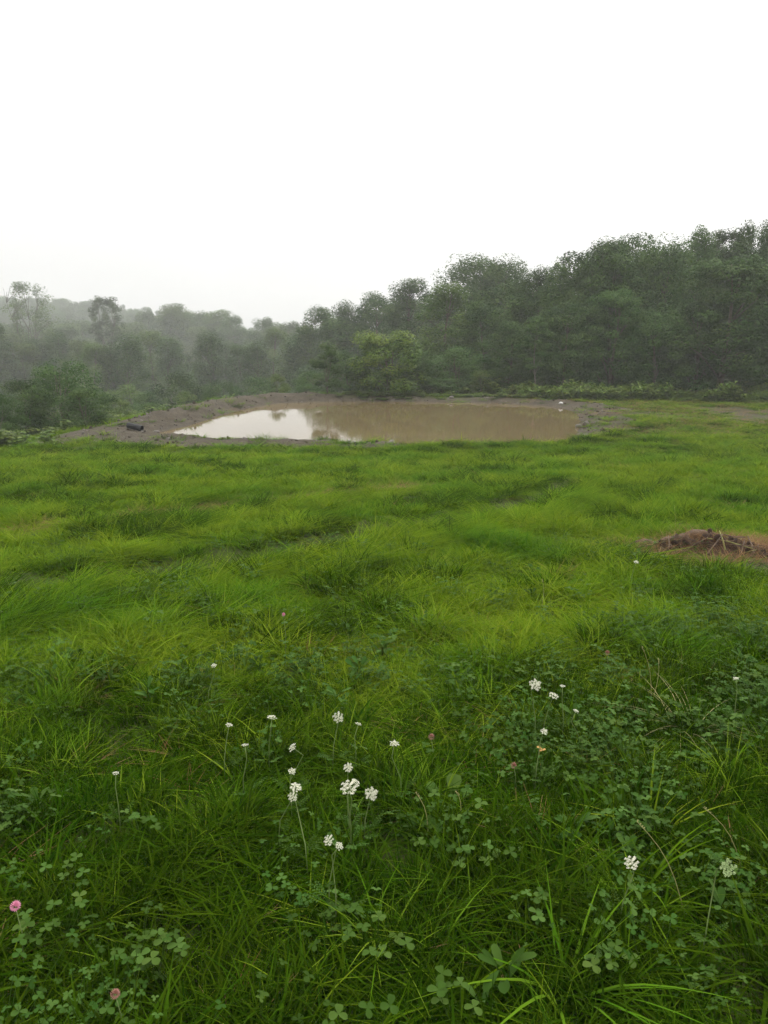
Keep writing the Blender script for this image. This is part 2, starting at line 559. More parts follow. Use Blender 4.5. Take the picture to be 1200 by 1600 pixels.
# thin brown patches in the far mown field on the right
patchy = smooth(0.42, 0.62, fbm(GX, GY, 4.0, 33)) * smooth(10.5, 13, GX) * smooth(24, 27, GY) * smooth(42, 34, GY)
dirt_attr = np.maximum(np.maximum(DD, 0.75 * patchy), 0.10 * smooth(0.40, 0.22, line_d(GX, GY, RUT))).ravel()
fd = DD.ravel()[quads].mean(1)
def sub(name, mask):
    q = quads[mask]
    u, inv = np.unique(q, return_inverse=True)
    me = fast_mesh(name, verts[u], inv.reshape(-1, 4), M['ground'], {'dirt': dirt_attr[u]}, shade=True)
    return tag(obj(name, me), kind='structure')
tag(sub('field_ground', fd <= 0.5), 'green meadow sloping down to the pond')
tag(sub('pond_bank', fd > 0.5), 'bare grey-brown dirt bank pushed up round the pond')

# water sheet
pw = np.array(POND)
c = pw.mean(0)
ring = c + (pw - c) * 1.02
# follows the bank: a flat sheet a little larger than the water line, its rim inside the bank
n = len(ring)
wv = np.vstack([np.c_[ring, np.full(n, WATER)], [[c[0], c[1], WATER]]])
wf = np.array([[i, (i + 1) % n, n] for i in range(n)])
tag(obj('pond_water', fast_mesh('pond_water', wv, wf, M['water'])), 'still muddy brown pond reflecting the pale sky', kind='structure')

# ------------------------------------------------------------------ instancing for the uncountable cover
def scatter(name, P, rot, scl, ix, variants, label):
    me = bpy.data.meshes.new(name)
    me.vertices.add(len(P))
    me.vertices.foreach_set('co', np.asarray(P, np.float32).ravel())
    for nm, dat in (('rot', rot), ('scl', scl)):
        a = me.attributes.new(nm, 'FLOAT_VECTOR', 'POINT')
        a.data.foreach_set('vector', np.asarray(dat, np.float32).ravel())
    a = me.attributes.new('pick', 'INT', 'POINT')
    a.data.foreach_set('value', np.asarray(ix, np.int32))
    o = obj(name, me)
    col = bpy.data.collections.new(name + '_kinds')
    for i, v in enumerate(variants):
        vo = bpy.data.objects.new('%s_kind_%02d' % (name, i), v)
        col.objects.link(vo)
    g = bpy.data.node_groups.new(name, 'GeometryNodeTree')
    g.interface.new_socket('Geometry', in_out='INPUT', socket_type='NodeSocketGeometry')
    g.interface.new_socket('Geometry', in_out='OUTPUT', socket_type='NodeSocketGeometry')
    gi, go = g.nodes.new('NodeGroupInput'), g.nodes.new('NodeGroupOutput')
    ci = g.nodes.new('GeometryNodeCollectionInfo')
    ci.inputs['Collection'].default_value = col
    ci.inputs['Separate Children'].default_value = True
    ci.inputs['Reset Children'].default_value = True
    ip = g.nodes.new('GeometryNodeInstanceOnPoints')
    ip.inputs['Pick Instance'].default_value = True
    def named(nm, typ):
        q = g.nodes.new('GeometryNodeInputNamedAttribute')
        q.data_type = typ
        q.inputs['Name'].default_value = nm
        return q.outputs['Attribute']
    e2r = g.nodes.new('FunctionNodeEulerToRotation')
    g.links.new(named('rot', 'FLOAT_VECTOR'), e2r.inputs[0])
    g.links.new(gi.outputs[0], ip.inputs['Points'])
    g.links.new(ci.outputs[0], ip.inputs['Instance'])
    g.links.new(e2r.outputs[0], ip.inputs['Rotation'])
    g.links.new(named('scl', 'FLOAT_VECTOR'), ip.inputs['Scale'])
    g.links.new(named('pick', 'INT'), ip.inputs['Instance Index'])
    g.links.new(ip.outputs[0], go.inputs[0])
    md = o.modifiers.new('scatter', 'NODES')
    md.node_group = g
    return tag(o, label, kind='stuff')

# ------------------------------------------------------------------ blades and tufts
def blades(n, R0, h, wd, lean, bend, seed, segs=4, dir_bias=None, spread=math.pi, tone=(0.2, 0.9)):
    """n curved blades in a tuft of radius R0: arrays verts, faces, tone, along"""
    r = np.random.default_rng(seed)
    ang = r.uniform(0, 2 * math.pi, n)
    rad = R0 * np.sqrt(r.uniform(0, 1, n))
    bx, by = rad * np.cos(ang), rad * np.sin(ang)
    H = r.uniform(h[0], h[1], n)
    W = r.uniform(wd[0], wd[1], n)
    if dir_bias is None:
        da = ang + r.normal(0, 1.0, n)
    else:
        da = dir_bias + r.uniform(-spread, spread, n)
    L = r.uniform(lean[0], lean[1], n)
    B = r.uniform(bend[0], bend[1], n)
    ti = np.linspace(0, 1, segs + 1)
    tw = r.normal(0, 0.5, n)
    out = L[:, None] * ti + B[:, None] * ti ** 2
    upz = ti * np.ones((n, 1)) - 0.55 * B[:, None] * ti ** 2.2 - 0.25 * L[:, None] * ti
    cx = bx[:, None] + np.cos(da)[:, None] * out * H[:, None]
    cyy = by[:, None] + np.sin(da)[:, None] * out * H[:, None]
    cz = upz * H[:, None] - 0.01
    px, py = -np.sin(da + tw), np.cos(da + tw)
    hw = 0.5 * W[:, None] * (1 - ti ** 2.2) * (0.55 + 0.45 * np.minimum(1, ti * 3))
    hw[:, -1] = 0.0003
    A = np.stack([cx - px[:, None] * hw, cyy - py[:, None] * hw, cz], -1)
    Bv = np.stack([cx + px[:, None] * hw, cyy + py[:, None] * hw, cz], -1)
    V = np.stack([A, Bv], 2).reshape(n, -1, 3)
    k = V.shape[1]
    f1 = np.array([[2 * i, 2 * i + 1, 2 * i + 3, 2 * i + 2] for i in range(segs)])
    F = (f1[None] + (np.arange(n) * k)[:, None, None]).reshape(-1, 4)
    tn = r.uniform(tone[0], tone[1], n)
    T = np.repeat(tn[:, None], k, 1) + 0.12 * (np.repeat(ti, 2)[None] - 0.5)
    return V.reshape(-1, 3), F, T.ravel(), np.tile(np.repeat(ti, 2), n)

def tuft_mesh(name, sets, m):
    Vs, Fs, Ts, As = [], [], [], []
    off = 0
    for s in sets:
        V, F, T, A = blades(**s)
        Vs.append(V); Fs.append(F + off); Ts.append(T); As.append(A); off += len(V)
    return fast_mesh(name, np.concatenate(Vs), np.concatenate(Fs), m, {'tone': np.concatenate(Ts), 'along': np.concatenate(As)}, shade=True)

TUFTS = []
def living(m, k=1.0, up=1.0):
    for s in range(4):      # 0-3 fine upright meadow grass
        TUFTS.append(tuft_mesh('grass_tuft', [
            dict(n=58, R0=0.085, h=(0.06, 0.17), wd=(0.0028 * k, 0.0054 * k), lean=(0.0, 0.38 * up), bend=(0.05, 0.5), seed=10 + s, segs=3),
            dict(n=9, R0=0.07, h=(0.15, 0.25), wd=(0.0035 * k, 0.006 * k), lean=(0.0, 0.35 * up), bend=(0.2, 0.8), seed=40 + s, segs=4, tone=(0.4, 1.0))], m))
    for s in range(3):      # 4-6 long arching blades
        TUFTS.append(tuft_mesh('arching_tuft', [
            dict(n=30, R0=0.06, h=(0.16, 0.31), wd=(0.0045 * k, 0.0075 * k), lean=(0.0, 0.4 * up), bend=(0.3, 1.1), seed=70 + s, segs=5, tone=(0.3, 1.0)),
            dict(n=22, R0=0.08, h=(0.08, 0.17), wd=(0.003 * k, 0.005 * k), lean=(0.0, 0.4 * up), bend=(0.1, 0.6), seed=90 + s, segs=3)], m))
    for s in range(3):      # 7-9 grass laid over to one side
        TUFTS.append(tuft_mesh('flattened_tuft', [
            dict(n=46, R0=0.10, h=(0.22, 0.44), wd=(0.0035 * k, 0.0065 * k), lean=(0.5, 0.9), bend=(0.4, 1.0), seed=110 + s, segs=4, dir_bias=0.0, spread=0.45, tone=(0.2, 1.0))], m))
    for s in range(2):      # 10-11 broad blades
        TUFTS.append(tuft_mesh('broad_tuft', [
            dict(n=12, R0=0.05, h=(0.14, 0.30), wd=(0.006 * k, 0.011 * k), lean=(0.1, 0.5), bend=(0.2, 1.0), seed=130 + s, segs=5, tone=(0.45, 1.0)),
            dict(n=24, R0=0.08, h=(0.07, 0.15), wd=(0.0025 * k, 0.0045 * k), lean=(0.0, 0.4 * up), bend=(0.1, 0.6), seed=140 + s, segs=3)], m))
living(M['grass'])
for s in range(2):      # 12-13 dead brown
    TUFTS.append(tuft_mesh('dead_tuft', [
        dict(n=40, R0=0.10, h=(0.05, 0.15), wd=(0.002, 0.004), lean=(0.3, 1.0), bend=(0.2, 1.0), seed=150 + s, segs=3)], M['dead']))

living(M['grass_shade_tone'], 1.35, 0.7)     # 14-25 the same kinds, darkened with painted shade

TRACK_A = RUT
TRACK_B = [on_ground(px, py)[:2] for px, py in [(-40, 835), (60, 828), (170, 812), (290, 800), (430, 784), (550, 768), (660, 762)]]
PILE = on_ground(1088, 866)

def grass_points():
    P = []
    bands = [(0.2, 2.5, 330), (2.5, 5.0, 250), (5.0, 9.0, 150), (9.0, 14.0, 85), (14.0, 24.5, 52)]
    for y0, y1, dens in bands:
        hw = 0.58 * y1 + 2.6
        n = int(2 * hw * (y1 - y0) * dens)
        P.append(np.c_[rng.uniform(-hw, hw, n), rng.uniform(y0, y1, n), np.zeros(n)])
    n = int(32 * 22 * 26)           # far mown field to the right of the pond, and the sides
    P.append(np.c_[rng.uniform(6, 38, n), rng.uniform(24, 46, n), np.ones(n)])
    n = int(26 * 12 * 14)           # rough grass behind and left of the bank
    P.append(np.c_[rng.uniform(-20, 6, n), rng.uniform(23, 48, n), np.full(n, 2)])
    return np.concatenate(P)

gp = grass_points()
x, y, zone = gp.T
dirt = dirt_amount(x, y)
sd = poly_sd(x, y, POND)
keep = (sd > 0.15) & (rng.uniform(0, 1, len(x)) > np.where(dirt > 0.5, 0.93 - 0.25 * smooth(0.5, 0.65, fbm(x, y, 1.4, 35)), dirt * 0.9))
keep &= rng.uniform(0, 1, len(x)) > 0.80 * smooth(0.44, 0.28, fbm(x, y, 0.32, 57, 2))
keep &= ~((line_d(x, y, RUT) < 0.30) & (rng.uniform(0, 1, len(x)) < 0.93))
keep &= ~((zone == 0) & (y > 22.4) & (x < -1) & (rng.uniform(0, 1, len(x)) > 0.4))
ppx, ppy = PILE[0], PILE[1]
dp = np.hypot((x - ppx - 0.35) / 1.12, (y - ppy + 0.22) / 0.80)
keep &= ~(dp < 1.0)
pn = smooth(0.42, 0.62, fbm(x, y, 4.0, 33)) * smooth(9.5, 12, x)
keep &= ~((zone == 1) & (rng.uniform(0, 1, len(x)) < pn * 0.85))
x, y, zone, dp = x[keep], y[keep], zone[keep], dp[keep]
n = len(x)
dA, dB = line_d(x, y, TRACK_A), line_d(x, y, TRACK_B)
u = rng.uniform(0, 1, n)
hn = fbm(x, y, 1.3, 51)
hn2 = fbm(x, y, 0.45, 52)
pick = rng.integers(0, 4, n)
arch = (smooth(0.45, 0.68, hn2) * 0.40 + 0.05) * (0.45 + 0.55 * smooth(3, 5, y))
pick = np.where(u < arch, rng.integers(4, 7, n), pick)
pick = np.where(u > 0.965, rng.integers(10, 12, n), pick)
# a swathe below the wheel track is laid over
ia = np.interp(x, [p[0] for p in TRACK_A], [p[1] for p in TRACK_A])
swathe = smooth(0.7, 0.85, ia - y) * smooth(2.2, 1.4, ia - y) * (x < TRACK_A[-1][0]) * smooth(0.35, 0.6, fbm(x, y, 0.9, 61) + 0.12)
laid = rng.uniform(0, 1, n) < np.maximum(swathe * 0.6, smooth(0.64, 0.74, fbm(x, y, 0.8, 63)) * 0.25 * (y > 4) * (y < 13))
laid &= ~((ia - y > -0.1) & (ia - y < 0.7) & (x > -5) & (x < 3.3))
pick = np.where(laid, rng.integers(7, 10, n), pick)
brownB = smooth(0.50, 0.15, dB) * smooth(0.44, 0.56, fbm(x, y, 1.0, 71))
brown = rng.uniform(0, 1, n) < np.maximum(brownB * 0.8, 0.02)
brown |= (zone == 1) & (rng.uniform(0, 1, n) < 0.22 + 0.3 * smooth(0.4, 0.6, fbm(x, y, 3.0, 34)))
brown |= (dp < 1.06) & (rng.uniform(0, 1, n) < 0.5)
pick = np.where(brown, rng.integers(12, 14, n), pick)
shade_toned = rng.uniform(0, 1, n) < np.clip(0.95 * smooth(4.6, 1.9, y + 1.2 * (fbm(x, y, 1.2, 55) - 0.5)) + 0.60 * smooth(0.52, 0.66, fbm(x, y, 0.7, 56)) + 0.9 * smooth(0.5, 0.25, dA), 0, 0.95)  # paints shade near the camera and in the rut, plus random dark patches
pick = np.where(shade_toned & (pick < 12), pick + 14, pick)
hn3 = fbm(x, y, 0.28, 53, 2)
hs_ = (0.66 + 0.24 * smooth(0.25, 0.75, hn)) * (0.66 + 0.38 * smooth(0.2, 0.8, hn2)) * (0.55 + 0.85 * smooth(0.25, 0.75, hn3)) * rng.uniform(0.75, 1.25, n)
hs_ *= (1 - 0.30 * laid) * (1 - 0.15 * smooth(2.5, 5.0, y))
hs_ *= 1 - 0.82 * smooth(0.40, 0.22, dA) - 0.6 * smooth(0.42, 0.10, dB)
hs_ *= 1 - 0.76 * smooth(0.05, 0.15, ia - y) * smooth(1.0, 0.6, ia - y) * (x > -5) * (x < 3.3)
hs_ = np.where(zone == 1, 0.32 + hs_ * 0.18, hs_)
hs_ *= 1 - 0.10 * smooth(17, 21, y) * (zone == 0)
ws_ = 1.0 + 0.065 * np.minimum(y, 30)
P = np.c_[x, y, terrain(x, y)]
lz = rng.uniform(0, 2 * math.pi, n)
comb = 0.55 + 2.2 * (fbm(x, y, 1.6, 81) - 0.5)
lz = np.where(laid, comb + rng.normal(0, 0.75, n), lz)
rot = np.c_[rng.normal(0, 0.10, n), rng.normal(0, 0.10, n), lz]
scl = np.c_[ws_, ws_, hs_ * (1 + 0.012 * np.minimum(y, 30))]
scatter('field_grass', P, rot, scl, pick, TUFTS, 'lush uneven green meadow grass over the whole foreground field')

# ------------------------------------------------------------------ clover
def leaflet(mb, base, dir2, L, W, tilt, tone, mi=0, fold=0.25, tip=0.85):
    """one obovate leaflet folded along its midrib, pointing along angle dir2"""
    ca, sa = math.cos(dir2), math.sin(dir2)
    prof = [(0.0, 0.06), (0.3, 0.36), (0.65, 0.5), (0.9, 0.36), (1.0, 0.0)]
    ctr, lft, rgt = [], [], []
    for t, wv_ in prof:
        zz = L * t * math.sin(tilt) - 0.25 * L * t * t * 0.6
        r = L * t * math.cos(tilt)
        lz_ = zz + fold * W * wv_
        ctr.append((base[0] + ca * r, base[1] + sa * r, base[2] + zz))
        lft.append((base[0] + ca * r - sa * W * wv_, base[1] + sa * r + ca * W * wv_, base[2] + lz_))
        rgt.append((base[0] + ca * r + sa * W * wv_, base[1] + sa * r - ca * W * wv_, base[2] + lz_))
    V = ctr + lft + rgt
    F = []
    for i in range(4):
        F.append((i, i + 1, 5 + i + 1, 5 + i))
        F.append((i + 1, i, 10 + i, 10 + i + 1))
    mb.add(V, F, tone, 0.5, mi)

def trifoliate(mb, at, L, r, tone, mi=0):
    a0 = r.uniform(0, 2 * math.pi)
    for k in range(3):
        leaflet(mb, at, a0 + k * 2.094 + r.normal(0, 0.12), L * r.uniform(0.9, 1.1), L * r.uniform(0.78, 0.95), r.uniform(-0.15, 0.35), tone + r.normal(0, 0.06), mi)

def clover_mesh(seed, nleaf, rad, hmin, hmax, L):
    r = np.random.default_rng(seed)
    mb = MB()
    for i in range(nleaf):
        a = r.uniform(0, 6.28); q = rad * math.sqrt(r.uniform(0, 1)); h = r.uniform(hmin, hmax)
        tip = np.array([q * math.cos(a), q * math.sin(a), h])
        tube(mb, [(tip[0] * 0.3, tip[1] * 0.3, 0), (tip[0] * 0.8, tip[1] * 0.8, h * 0.6), tip], [0.0009, 0.0008, 0.0007], 3, 0.6, cap=False)
        trifoliate(mb, tip, r.uniform(L * 0.7, L * 1.2), r, r.uniform(0.25, 0.9))
    return mb.mesh('clover_plant', M['clover'])

CLOV = [clover_mesh(200 + i, 10, 0.09, 0.05, 0.17, (0.015, 0.018, 0.021, 0.013)[i]) for i in range(4)]
def rosette_mesh(seed):
    r = np.random.default_rng(seed)
    mb = MB()
    for k in range(9):
        a = k * 2.4 + r.normal(0, .3); L = r.uniform(0.035, 0.075); h = r.uniform(0.02, 0.09)
        p = np.array([0.015 * math.cos(a), 0.015 * math.sin(a), h])
        tube(mb, [(0, 0, 0), p], [0.0015, 0.001], 3, 0.5, cap=False)
        leaflet(mb, p, a, L, L * r.uniform(0.28, 0.42), r.uniform(0.1, 0.9), r.uniform(0.3, 1.0))
    return mb.mesh('rosette', M['clover'])
CLOV += [rosette_mesh(240 + i) for i in range(2)]
n = 15000
x = rng.uniform(-4.5, 5.5, n); y = rng.uniform(1.2, 8.0, n)
cn = fbm(x, y, 0.8, 91)
pr = smooth(0.50, 0.62, cn) * (0.35 + 0.65 * smooth(4.2, 2.2, y)) + smooth(0.35, 0.55, cn) * smooth(0.2, 1.2, x - 0.1 * y) * smooth(6.5, 4.5, y) * 0.8
pr *= smooth(8, 6, y) * smooth(0.5, 0.8, line_d(x, y, RUT))
k = rng.uniform(0, 1, n) < pr * 0.62 + 0.03
x, y = x[k], y[k]; n = len(x)
P = np.c_[x, y, terrain(x, y)]
s_ = rng.uniform(0.7, 1.25, n)
scatter('clover_cover', P, np.c_[rng.normal(0, .22, n), rng.normal(0, .22, n), rng.uniform(0, 6.28, n)], np.c_[s_, s_, s_ * rng.uniform(0.7, 1.35, n)],
        np.where(rng.uniform(0, 1, n) < 0.12, rng.integers(4, 6, n), rng.integers(0, 4, n)), CLOV, 'patches of low three-leaved clover among the near grass')

# ------------------------------------------------------------------ trees
def crown_mesh(name, seed, H, Rmax, base, nclump, nleaf, leaf, m, profile='round', flat=0.75):
    r = np.random.default_rng(seed)
    cs = []
    tries = 0
    while len(cs) < nclump and tries < 6000:
        tries += 1
        t = r.uniform(0, 1)
        if profile == 'round':
            rr = math.sin(math.pi * (0.16 + 0.74 * t)) ** 0.7
        elif profile == 'oval':
            rr = math.sin(math.pi * (0.18 + 0.74 * t)) ** 0.8 * (1.05 - 0.25 * t)
        elif profile == 'spread':
            rr = (0.5 + 0.5 * t) * (1 - smooth(0.75, 1.05, t)) + 0.1
        elif profile == 'slender':
            rr = (0.55 + 0.45 * math.sin(math.pi * t)) * (1 - 0.5 * t)
        elif profile == 'vase':
            rr = (0.25 + 0.75 * t ** 0.8) * (1 - 0.6 * smooth(0.75, 1.0, t))
        else:
            rr = min(1, 0.35 + 2.2 * t) * (1 - 0.78 * t ** 1.3)
        a = r.uniform(0, 6.283)
        q = Rmax * rr * (r.uniform(0.35, 1.0) ** 0.5) * (0.82 + 0.3 * math.sin(a * 2 + seed) * math.sin(a * 3 + 2 * seed))
        cs.append(np.array([q * math.cos(a), q * math.sin(a), base + (H - base) * (0.04 + 0.92 * t)]))
    V = []; T = []
    for c in cs:
        cr = Rmax * (r.uniform(0.20, 0.36) if profile != 'vase' else r.uniform(0.10, 0.17))
        n = int(nleaf * r.uniform(0.6, 1.3))
        d = r.normal(0, 1, (n, 3)); d /= np.linalg.norm(d, axis=1)[:, None]
        rad = cr * r.uniform(0.35, 1.0, n) ** 0.5
        p = c + d * rad[:, None] * np.array([1, 1, flat])
        nrm = d * 0.7 + np.array([0, 0, 0.95]) + r.normal(0, 0.40, (n, 3))
        nrm /= np.linalg.norm(nrm, axis=1)[:, None]
        t1 = np.cross(nrm, r.normal(0, 1, (n, 3))); t1 /= np.linalg.norm(t1, axis=1)[:, None]
        t2 = np.cross(nrm, t1)
        s = leaf * r.uniform(0.6, 1.35, n)[:, None]
        droop = np.array([0, 0, -0.18]) * s
        q4 = np.stack([p - t1 * s, p - t2 * s * 0.5 + droop * 0, p + t1 * s + droop, p + t2 * s * 0.5], 1)
        V.append(q4.reshape(-1, 3))
        tn = np.clip(0.5 + r.normal(0, 0.28) + r.normal(0, 0.15, n), 0, 1)
        T.append(np.repeat(tn, 4))
    V = np.concatenate(V); T = np.concatenate(T)
    F = np.arange(len(V)).reshape(-1, 4)
    return fast_mesh(name, V, F, m, {'tone': T, 'along': T}), cs

def trunk_mesh(name, seed, H, base, rad, cs, nl, m, forks=1):
    r = np.random.default_rng(seed)
    mb = MB()
    tops = []
    for k in range(forks):
        dx, dy = (r.normal(0, 0.05 * H, 2) if forks == 1 else (0.10 * H * math.cos(k * 6.28 / forks + seed), 0.10 * H * math.sin(k * 6.28 / forks + seed)))
        pts = [np.array([dx * t ** 1.3 + 0.02 * H * math.sin(5 * t + seed), dy * t ** 1.3 + 0.02 * H * math.cos(4 * t + seed), H * 0.93 * t - 0.25 * (t == 0)]) for t in np.linspace(0, 1, 8)]
        rr = [rad * (1.35 if t == 0 else 1) * (1 - 0.88 * t) / math.sqrt(forks) for t in np.linspace(0, 1, 8)]
        tube(mb, pts, rr, 8)
        tops.append(pts)
    pick_ = r.permutation(len(cs))[:nl]
    for i in pick_:
        c = cs[i]
        pts = tops[r.integers(0, forks)]
        zs = max(base * 0.7, c[2] - r.uniform(0.15, 0.3) * H)
        j = min(range(8), key=lambda q: abs(pts[q][2] - zs))
        s = pts[j]
        mid = (s + c) / 2 + np.array([0, 0, 0.04 * H]) + r.normal(0, 0.02 * H, 3)
        r0 = rad * 0.42 * (1 - 0.6 * s[2] / H)
        tube(mb, [s, mid, c], [r0, r0 * 0.6, r0 * 0.15], 5)
    return mb.mesh(name, m)

KIND = {}
def kind(key, seed, H, Rm, base, nclump, nleaf, leaf, m, profile, rad, nl, bark='bark', forks=1, flat=0.75):
    cm, cs = crown_mesh('crown', seed, H, Rm, base, nclump, nleaf, leaf, M[m], profile, flat)
    KIND[key] = (cm, trunk_mesh('trunk', seed + 1, H, base, rad, cs, nl, M[bark], forks), H, Rm)

kind('broad_a', 301, 12, 4.0, 0.8, 92, 260, 0.115, 'leaf_dark', 'round', 0.22, 16, flat=0.7)
kind('broad_b', 302, 12, 4.2, 0.8, 96, 250, 0.115, 'leaf_mid', 'round', 0.22, 16, flat=0.75)
kind('broad_c', 303, 12, 3.6, 0.8, 84, 260, 0.110, 'leaf_dark', 'oval', 0.20, 16, flat=0.85)
kind('broad_d', 304, 12, 4.4, 0.6, 76, 300, 0.115, 'leaf_mid', 'round', 0.24, 18, flat=0.5)
kind('oval_a', 305, 12, 3.0, 0.8, 80, 230, 0.105, 'leaf_mid', 'oval', 0.18, 14, flat=1.1)
kind('oval_b', 306, 12, 3.2, 0.5, 80, 240, 0.105, 'leaf_pale', 'oval', 0.18, 14, flat=1.1)
kind('upright', 316, 12, 2.4, 0.8, 90, 200, 0.095, 'leaf_mid', 'slender', 0.14, 20, flat=1.5)
kind('open_a', 307, 12, 2.2, 2.0, 170, 62, 0.070, 'leaf_pale', 'vase', 0.085, 60, forks=4, flat=1.7)
kind('open_b', 308, 12, 2.0, 1.5, 170, 90, 0.075, 'leaf_mid', 'vase', 0.09, 40, forks=2, flat=1.7)
kind('thin', 309, 12, 1.9, 3.6, 40, 220, 0.10, 'leaf_mid', 'oval', 0.07, 10, bark='pale_bark')
kind('bush_a', 310, 4, 2.3, 0.15, 46, 330, 0.062, 'leaf_mid', 'round', 0.08, 14, forks=3)
kind('bush_b', 311, 4, 2.2, 0.10, 40, 300, 0.060, 'leaf_dark', 'spread', 0.07, 12, forks=3)
kind('bush_c', 312, 4, 1.9, 0.15, 34, 260, 0.060, 'leaf_pale', 'oval', 0.06, 12, forks=3)
kind('sapling', 313, 5, 1.5, 0.8, 26, 240, 0.070, 'leaf_mid', 'oval', 0.06, 12, forks=2)
kind('leafy', 314, 6, 3.0, 0.3, 64, 300, 0.10, 'leaf_bright', 'round', 0.12, 14, forks=3)

TREES = 'trees of the wood round the pond'
def tree(name, key, px, ytop, D, wpx, label, cat='tree', group=TREES, seed=None):
    cm, tm, H0, R0 = KIND[key]
    top = at_y(px, ytop, D)
    gz = tz(top[0], D)
    h = top[2] - gz
    wm = wpx / FPX * D
    r = np.random.default_rng(int(px * 7 + ytop * 13 + D))
    root = empty(name, (top[0], D, gz - 0.05), r.uniform(0, 6.28), (wm / (2 * R0), wm / (2 * R0), h / H0))
    tag(root, label, cat, group)
    obj('trunk', tm, root)
    obj('crown', cm, root)
    return root

LEFT = 'hazy trees beyond the left bank'
RIGHT = 'dark trees along the right edge of the field'
MIDDLE = 'trees behind the far bank'
T_ = tree
# hazy valley wood on the left
T_('open_tree', 'open_a', 38, 438, 155, 100, 'tall open-branched tree with a see-through top at the left frame edge', group=LEFT)
T_('open_tree', 'open_b', 165, 460, 158, 74, 'tall tree whose top parts into two leafy prongs on the left', group=LEFT)
T_('deciduous_tree', 'oval_a', 100, 512, 174, 120, 'round-topped hazy tree between the open tree and the two-pronged tree', group=LEFT)
T_('deciduous_tree', 'oval_b', 5, 520, 146, 120, 'pale green tree cut by the left frame edge', group=LEFT)
T_('deciduous_tree', 'oval_a', 228, 486, 234, 62, 'faint grey tree just right of the two-pronged tree', group=LEFT)
T_('deciduous_tree', 'oval_b', 272, 474, 257, 84, 'faint rounded tree rising highest over the left part of the pond', group=LEFT)
T_('deciduous_tree', 'oval_b', 345, 484, 222, 88, 'broad grey-green tree behind the left end of the far bank', group=LEFT)
T_('deciduous_tree', 'oval_a', 412, 497, 182, 66, 'dark narrow tree where the left skyline is lowest', group=LEFT)
T_('deciduous_tree', 'oval_b', 310, 510, 198, 72, 'lower pale tree below the notch in the left skyline', group=LEFT)
T_('deciduous_tree', 'oval_a', 200, 540, 162, 90, 'slim tree below the two-pronged tree on its right', group=LEFT)
T_('deciduous_tree', 'oval_b', 130, 545, 150, 90, 'pale tree standing under the two-pronged tree on its left', group=LEFT)
T_('deciduous_tree', 'broad_c', 375, 540, 167, 100, 'drab green tree above the left end of the white water reflection', group=LEFT)
T_('deciduous_tree', 'oval_b', 245, 568, 139, 62, 'small bright green tree above the culvert pipe', group=LEFT)
T_('deciduous_tree', 'broad_c', 60, 548, 131, 120, 'dark tree behind the big round bush on the left', group=LEFT)
T_('deciduous_tree', 'oval_a', 455, 503, 190, 70, 'narrow tree in the lowest dip of the skyline', group=LEFT)
T_('deciduous_tree', 'broad_a', 300, 566, 155, 90, 'low dark tree above the left berm bend', group=LEFT)
T_('deciduous_tree', 'broad_b', -60, 500, 167, 160, 'broad tree half outside the left frame edge', group=LEFT)
# middle wood
T_('deciduous_tree', 'broad_c', 500, 478, 95, 110, 'rounded tree starting the climb of the skyline right of the dip', group=MIDDLE)
T_('deciduous_tree', 'broad_a', 548, 472, 92, 90, 'grey-green tree directly above the small sapling pair', group=MIDDLE)
T_('deciduous_tree', 'broad_a', 595, 457, 88, 110, 'dark tree rising behind the bright round tree on the far bank', group=MIDDLE)
T_('deciduous_tree', 'broad_c', 647, 434, 82, 110, 'tree with a pointed crown on the skyline left of the tallest middle tree', group=MIDDLE)
T_('deciduous_tree', 'oval_b', 700, 442, 55, 130, 'pale willow-like tree with a soft wide crown behind the far bank', group=MIDDLE)
T_('deciduous_tree', 'broad_b', 745, 398, 78, 150, 'tall pale-topped tree at the shoulder of the skyline', group=MIDDLE)
T_('deciduous_tree', 'broad_b', 790, 402, 75, 120, 'airy tree top standing just right of the skyline shoulder', group=MIDDLE)
T_('round_tree', 'leafy', 605, 516, 45, 130, 'rounded leafy green tree standing alone on the far bank', group=MIDDLE)
T_('leafy_sapling', 'sapling', 512, 534, 44.5, 62, 'upright sapling with bare lower stem beside the round tree', group=MIDDLE)
T_('leafy_sapling', 'sapling', 545, 556, 45.5, 50, 'short sapling squeezed between upright sapling and round tree', group=MIDDLE)
T_('deciduous_tree', 'oval_a', 655, 548, 46.5, 70, 'lower tree leaning on the right side of the round tree', group=MIDDLE)
T_('bush', 'bush_c', 432, 584, 46, 44, 'small yellow-green bush on the left part of the far bank', 'bush', 'bushes round the pond')
T_('bush', 'bush_c', 752, 578, 46, 52, 'small pale bush at the foot of the wood right of the willow-like tree', 'bush', 'bushes round the pond')
T_('bush', 'bush_b', 690, 590, 46, 90, 'low dark bush below the willow-like tree', 'bush', 'bushes round the pond')
T_('bush', 'bush_a', 480, 600, 47, 50, 'low bush at the foot of the upright sapling', 'bush', 'bushes round the pond')
